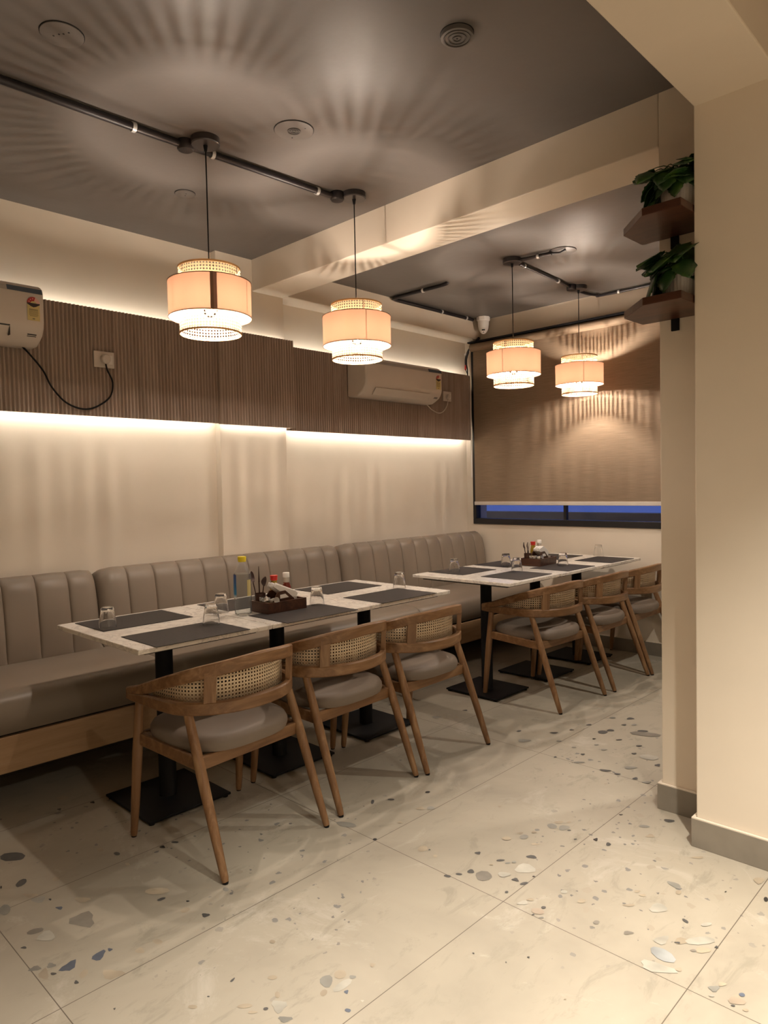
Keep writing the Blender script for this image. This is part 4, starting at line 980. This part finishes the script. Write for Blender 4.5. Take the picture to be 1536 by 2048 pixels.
def box_tray(label, x, y, rz, w, d, far):
    g = 'condiment trays'
    t = thing('condiment_tray', label, 'tray', (x, y, TZ+.0030), rotz=rz, group=g)     # local x across (wall side -), y along the table
    m = MB(); h, th = .050, .009
    m.box((-w/2, -d/2, 0), (w/2, d/2, .008)); m.build('tray_bottom', M['walnut'], t)
    m = MB(); m.box((-w/2, -d/2, .008), (w/2, -d/2+th, h)); m.box((-w/2, d/2-th, .008), (w/2, d/2, h)); m.box((-w/2, -d/2+th, .008), (-w/2+th, d/2-th, h)); m.box((w/2-th, -d/2+th, .008), (w/2, d/2-th, h))
    m.build('tray_wall', M['walnut'], t)
    base = Vector((x, y, TZ+.0030+.0085)); rm = Matrix.Rotation(rz, 3, 'Z')
    def at(px, py): return tuple(base+rm @ Vector((px, py, 0)))
    word = 'far' if far else 'near'
    # napkin holder: two sloping cheeks with an opening
    nh = thing('napkin_holder', f'dark wooden napkin holder in the {word} tray', 'napkin holder', at(.008, .020), rz, 'napkin holders')
    for sx in (-.036, .032):
        m = MB(); outer = [(-.070, .0), (-.070, .062), (-.055, .084), (-.012, .086), (.055, .030), (.072, .028), (.072, .0)]
        m.extrude(outer, 'X', sx, sx+.006)
        ck_ = m.build('cheek', M['walnut'], nh, bevel=.001)
        MB().extrude([(-.045, .050), (-.045, .068), (-.014, .070), (.006, .052)], 'X', sx+(.0062 if sx > 0 else -.0012), sx+(.0074 if sx > 0 else -.0002)).build('cut_out', M['napkin'], ck_)
    MB().box((-.030, -.068, 0), (.032, .070, .006)).build('holder_base', M['walnut'], nh)
    na = MB(); rr = random.Random(2 if far else 1)
    for k in range(9):
        xx = -.026+.0062*k; sh = rr.uniform(-.006, .006)
        q0 = [(-.058+sh, .108+rr.uniform(-.004, .005)), (-.066+sh, .092), (.030+sh, .022), (.052+sh, .012), (.072+sh*.5, .052+rr.uniform(-.004, .004)), (.060+sh, .062)]
        if far: q0 = [(-.064+sh, .096+rr.uniform(-.005, .006)), (-.066+sh, .076), (.030, .020), (.052, .012), (.066+sh*.5, .060), (.040, .082), (-.01, .108)]
        na.extrude(q0, 'X', xx, xx+.0042)
    o = na.build('napkin', M['napkin'], None, bevel=.0015, loc=at(.008, .020), rotz=rz); o.location.z += .014
    tag(o, f'fanned white paper napkins in the {word} napkin holder', 'napkins', 'napkins in holders')
    # sauce bottles
    kb = thing('ketchup_bottle', f'white-capped ketchup bottle in the {word} tray', 'bottle', at(-.038, d/2-.034), rz, 'ketchup bottles')
    ksc = 1.0
    MB().lathe([(0, 0), (.024, 0), (.026, .004), (.026, .075), (.022, .092), (.013, .112)], n=24).build('bottle_body', M['ketchup'] , kb, smooth='auto')
    MB().lathe([(.0135, .110), (.0145, .112), (.0150, .134), (0, .134)], n=24).build('neck_label', M['labelcream'], kb, smooth='auto')
    MB().lathe([(.0150, .134), (.0165, .135), (.0165, .156), (.015, .158), (0, .158)], n=24).build('bottle_cap', M['white'], kb, smooth='auto')
    if far: MB().lathe([(.0262, .030), (.0262, .074), (.0222, .0925), (.0175, .103)], n=24, uvs=True).build('body_label', M['labelcream'], kb, smooth='auto')
    hb = thing('hot_sauce_bottle', f'red-capped sauce bottle in the {word} tray', 'bottle', at(-.048, .012), rz, 'red-capped sauce bottles')
    MB().lathe([(0, 0), (.018, 0), (.020, .004), (.020, .085), (.0145, .118), (.0135, .128)], n=20).build('bottle_body', M['mustard'], hb, smooth='auto')
    MB().lathe([(.0155, .126), (.0175, .128), (.0165, .142), (.0185, .1425), (.0185, .150), (0, .150)], n=20).build('bottle_cap', M['red'], hb, smooth='auto')
    # cutlery cup
    cc = thing('cutlery_cup', f'dark cutlery stand at the left end of the {word} tray', 'cutlery stand', at(-.040, -d/2+.036), rz, 'cutlery stands')
    MB().lathe([(0, 0), (.022, 0), (.026, .075), (.0235, .075), (.020, .006), (0, .005)], n=20).build('cup', M['walnut'], cc, smooth='auto')
    for k, (dx, dy, ln, kind) in enumerate(((-.03, -.030, .175, 0), (.012, -.016, .200, 1), (.02, .014, .150, 0)) if not far else ((-.01, -.04, .150, 0), (.01, -.02, .150, 0), (.0, .02, .14, 1))):
        sp = MB(); a = Vector((dx*.2, dy*.2, .01)); b = Vector((dx, dy, ln)); dv = (b-a).normalized()
        if kind == 0:
            sp.tube([a, a+(b-a)*.72], .0028, 6)
            c = a+(b-a)*.84; rows = []
            s2_ = dv.cross(Vector((1, .3, 0))).normalized(); n2 = s2_.cross(dv)
            for q in range(9):
                t = q/8; wd = .021*math.sin(PI*max(.04, min(.985, t)))**.6; cc_ = a+(b-a)*(.68+.32*t)+n2*(-.006*math.sin(PI*t))
                rows.append([sp.vert(cc_+s2_*wd*s_+n2*(.004*s_*s_)+n2*o_) for s_, o_ in ((-1, 0), (0, 0), (1, 0), (0, .0025))])
            for r0, r1 in zip(rows, rows[1:]):
                for j in range(4): j2 = (j+1) % 4; sp.face((r0[j], r0[j2], r1[j2], r1[j]))
            sp.face(rows[0]); sp.face(rows[-1][::-1])
        else:
            sp.bar(a, a+(b-a)*.6, .005, .004, (1, 0, 0)); c = a+(b-a)*.6
            s2_ = dv.cross(Vector((1, .3, 0))).normalized(); n2 = s2_.cross(dv)
            i0 = [sp.vert(c+s2_*p_+n2*o_) for o_ in (-.001, .001) for p_ in (-.004, .006)]; i1 = [sp.vert(b+s2_*p_+n2*o_) for o_ in (-.0006, .0006) for p_ in (.003, .005)]
            sp.face((i0[0], i0[1], i1[1], i1[0])); sp.face((i0[2], i0[3], i1[3], i1[2])); sp.face((i0[0], i0[2], i1[2], i1[0])); sp.face((i0[1], i0[3], i1[3], i1[1]))
        o = sp.build('spoon' if kind == 0 else 'knife', M['spoonbrown'], None, smooth='auto', loc=at(-.040, -d/2+.036), rotz=rz); o.location.z += .004
        names = ('outermost', 'middle', 'innermost')
        tag(o, f'{names[k]} dark {"spoon" if kind == 0 else "knife"} standing in the {word} cutlery stand', 'cutlery', 'cutlery standing upright')
    # little jars
    JR = [(.020, -d/2+.026, 'jar standing behind the front corner'), (.048, -d/2+.052, 'jar next to the tray corner'), (-.006, -d/2+.030, 'jar beside the cutlery stand')]
    for k, (jx, jy, w_) in enumerate(JR):
        j = thing('spice_jar', f'spice jar with steel lid, {w_} in the {word} tray', 'jar', at(jx, jy), rz, 'spice jars')
        if k == 1:
            # lying on its side, lid to the front
            MB().tube([(-.028, 0, .036), (.010, 0, .046)], .0145, 18).build('jar_body', M['labelcream'], j, smooth='auto')
            MB().tube([(.010, 0, .046), (.0195, 0, .0485)], .016, 18).build('lid', M['steel'], j, smooth='auto')
        else:
            MB().lathe([(0, 0), (.018, 0), (.0185, .040), (.0175, .046)], n=20).build('jar_body', M['sgrey'], j, smooth='auto')
            MB().lathe([(.0195, .044), (.020, .046), (.020, .060), (.0185, .062), (0, .0625)], n=20).build('lid', M['steel'], j, smooth='auto')
    tp = MB()
    for k in range(4): tp.box((-.012+.006*k, -.001, 0), (-.0085+.006*k, .0005, .052))
    o = tp.build('sauce_sachet', M['acwhite'], None, loc=at(.050, .062), rotz=rz+.25, bevel=.0003)
    tag(o, f'pale sachets tucked at the chair side of the {word} tray', 'sachets')
box_tray('dark brown wooden condiment tray on the near tables beside the water bottle', -2.690, 2.032, 0, .145, .225, False)
box_tray('reddish brown wooden condiment tray on the far tables', -2.685, 4.330, .06, .16, .235, True)

# ------------------------------------------------------------------ unseen downlights of the rest of the room
def downlight(x, y, z, power, label, blend=.9, ang=150, size=.035, col=(1, .92, .80)):
    d = thing('downlight', label, 'downlight', (x, y, z), group='round ceiling downlights')
    MB().lathe([(.040, 0), (.055, 0), (.055, -.008), (.050, -.012), (.040, -.012)], n=28, closed=True).build('ring', M['white'], d, smooth='auto')
    l = bpy.data.lights.new('downlight_lamp', 'SPOT'); l.energy = power; l.spot_size = R(ang); l.spot_blend = blend; l.shadow_soft_size = size; l.color = col
    o = bpy.data.objects.new('downlight_lamp', l); COL.objects.link(o); o.parent = d; o.location = (0, 0, -.02)
downlight(.00, 1.35, ZC, DOWN_W*3.6, 'round ceiling downlight right of the long beam', 1, 88)
downlight(.1, .1, ZC, DOWN_W*1.2, 'round ceiling downlight behind the viewer', 1, 100)
downlight(1.5, .6, ZC, DOWN_W, 'round ceiling downlight by the far right wall')
downlight(-.74, 3.90, ZF, DOWN_W*.55, 'round ceiling downlight hidden behind the column')
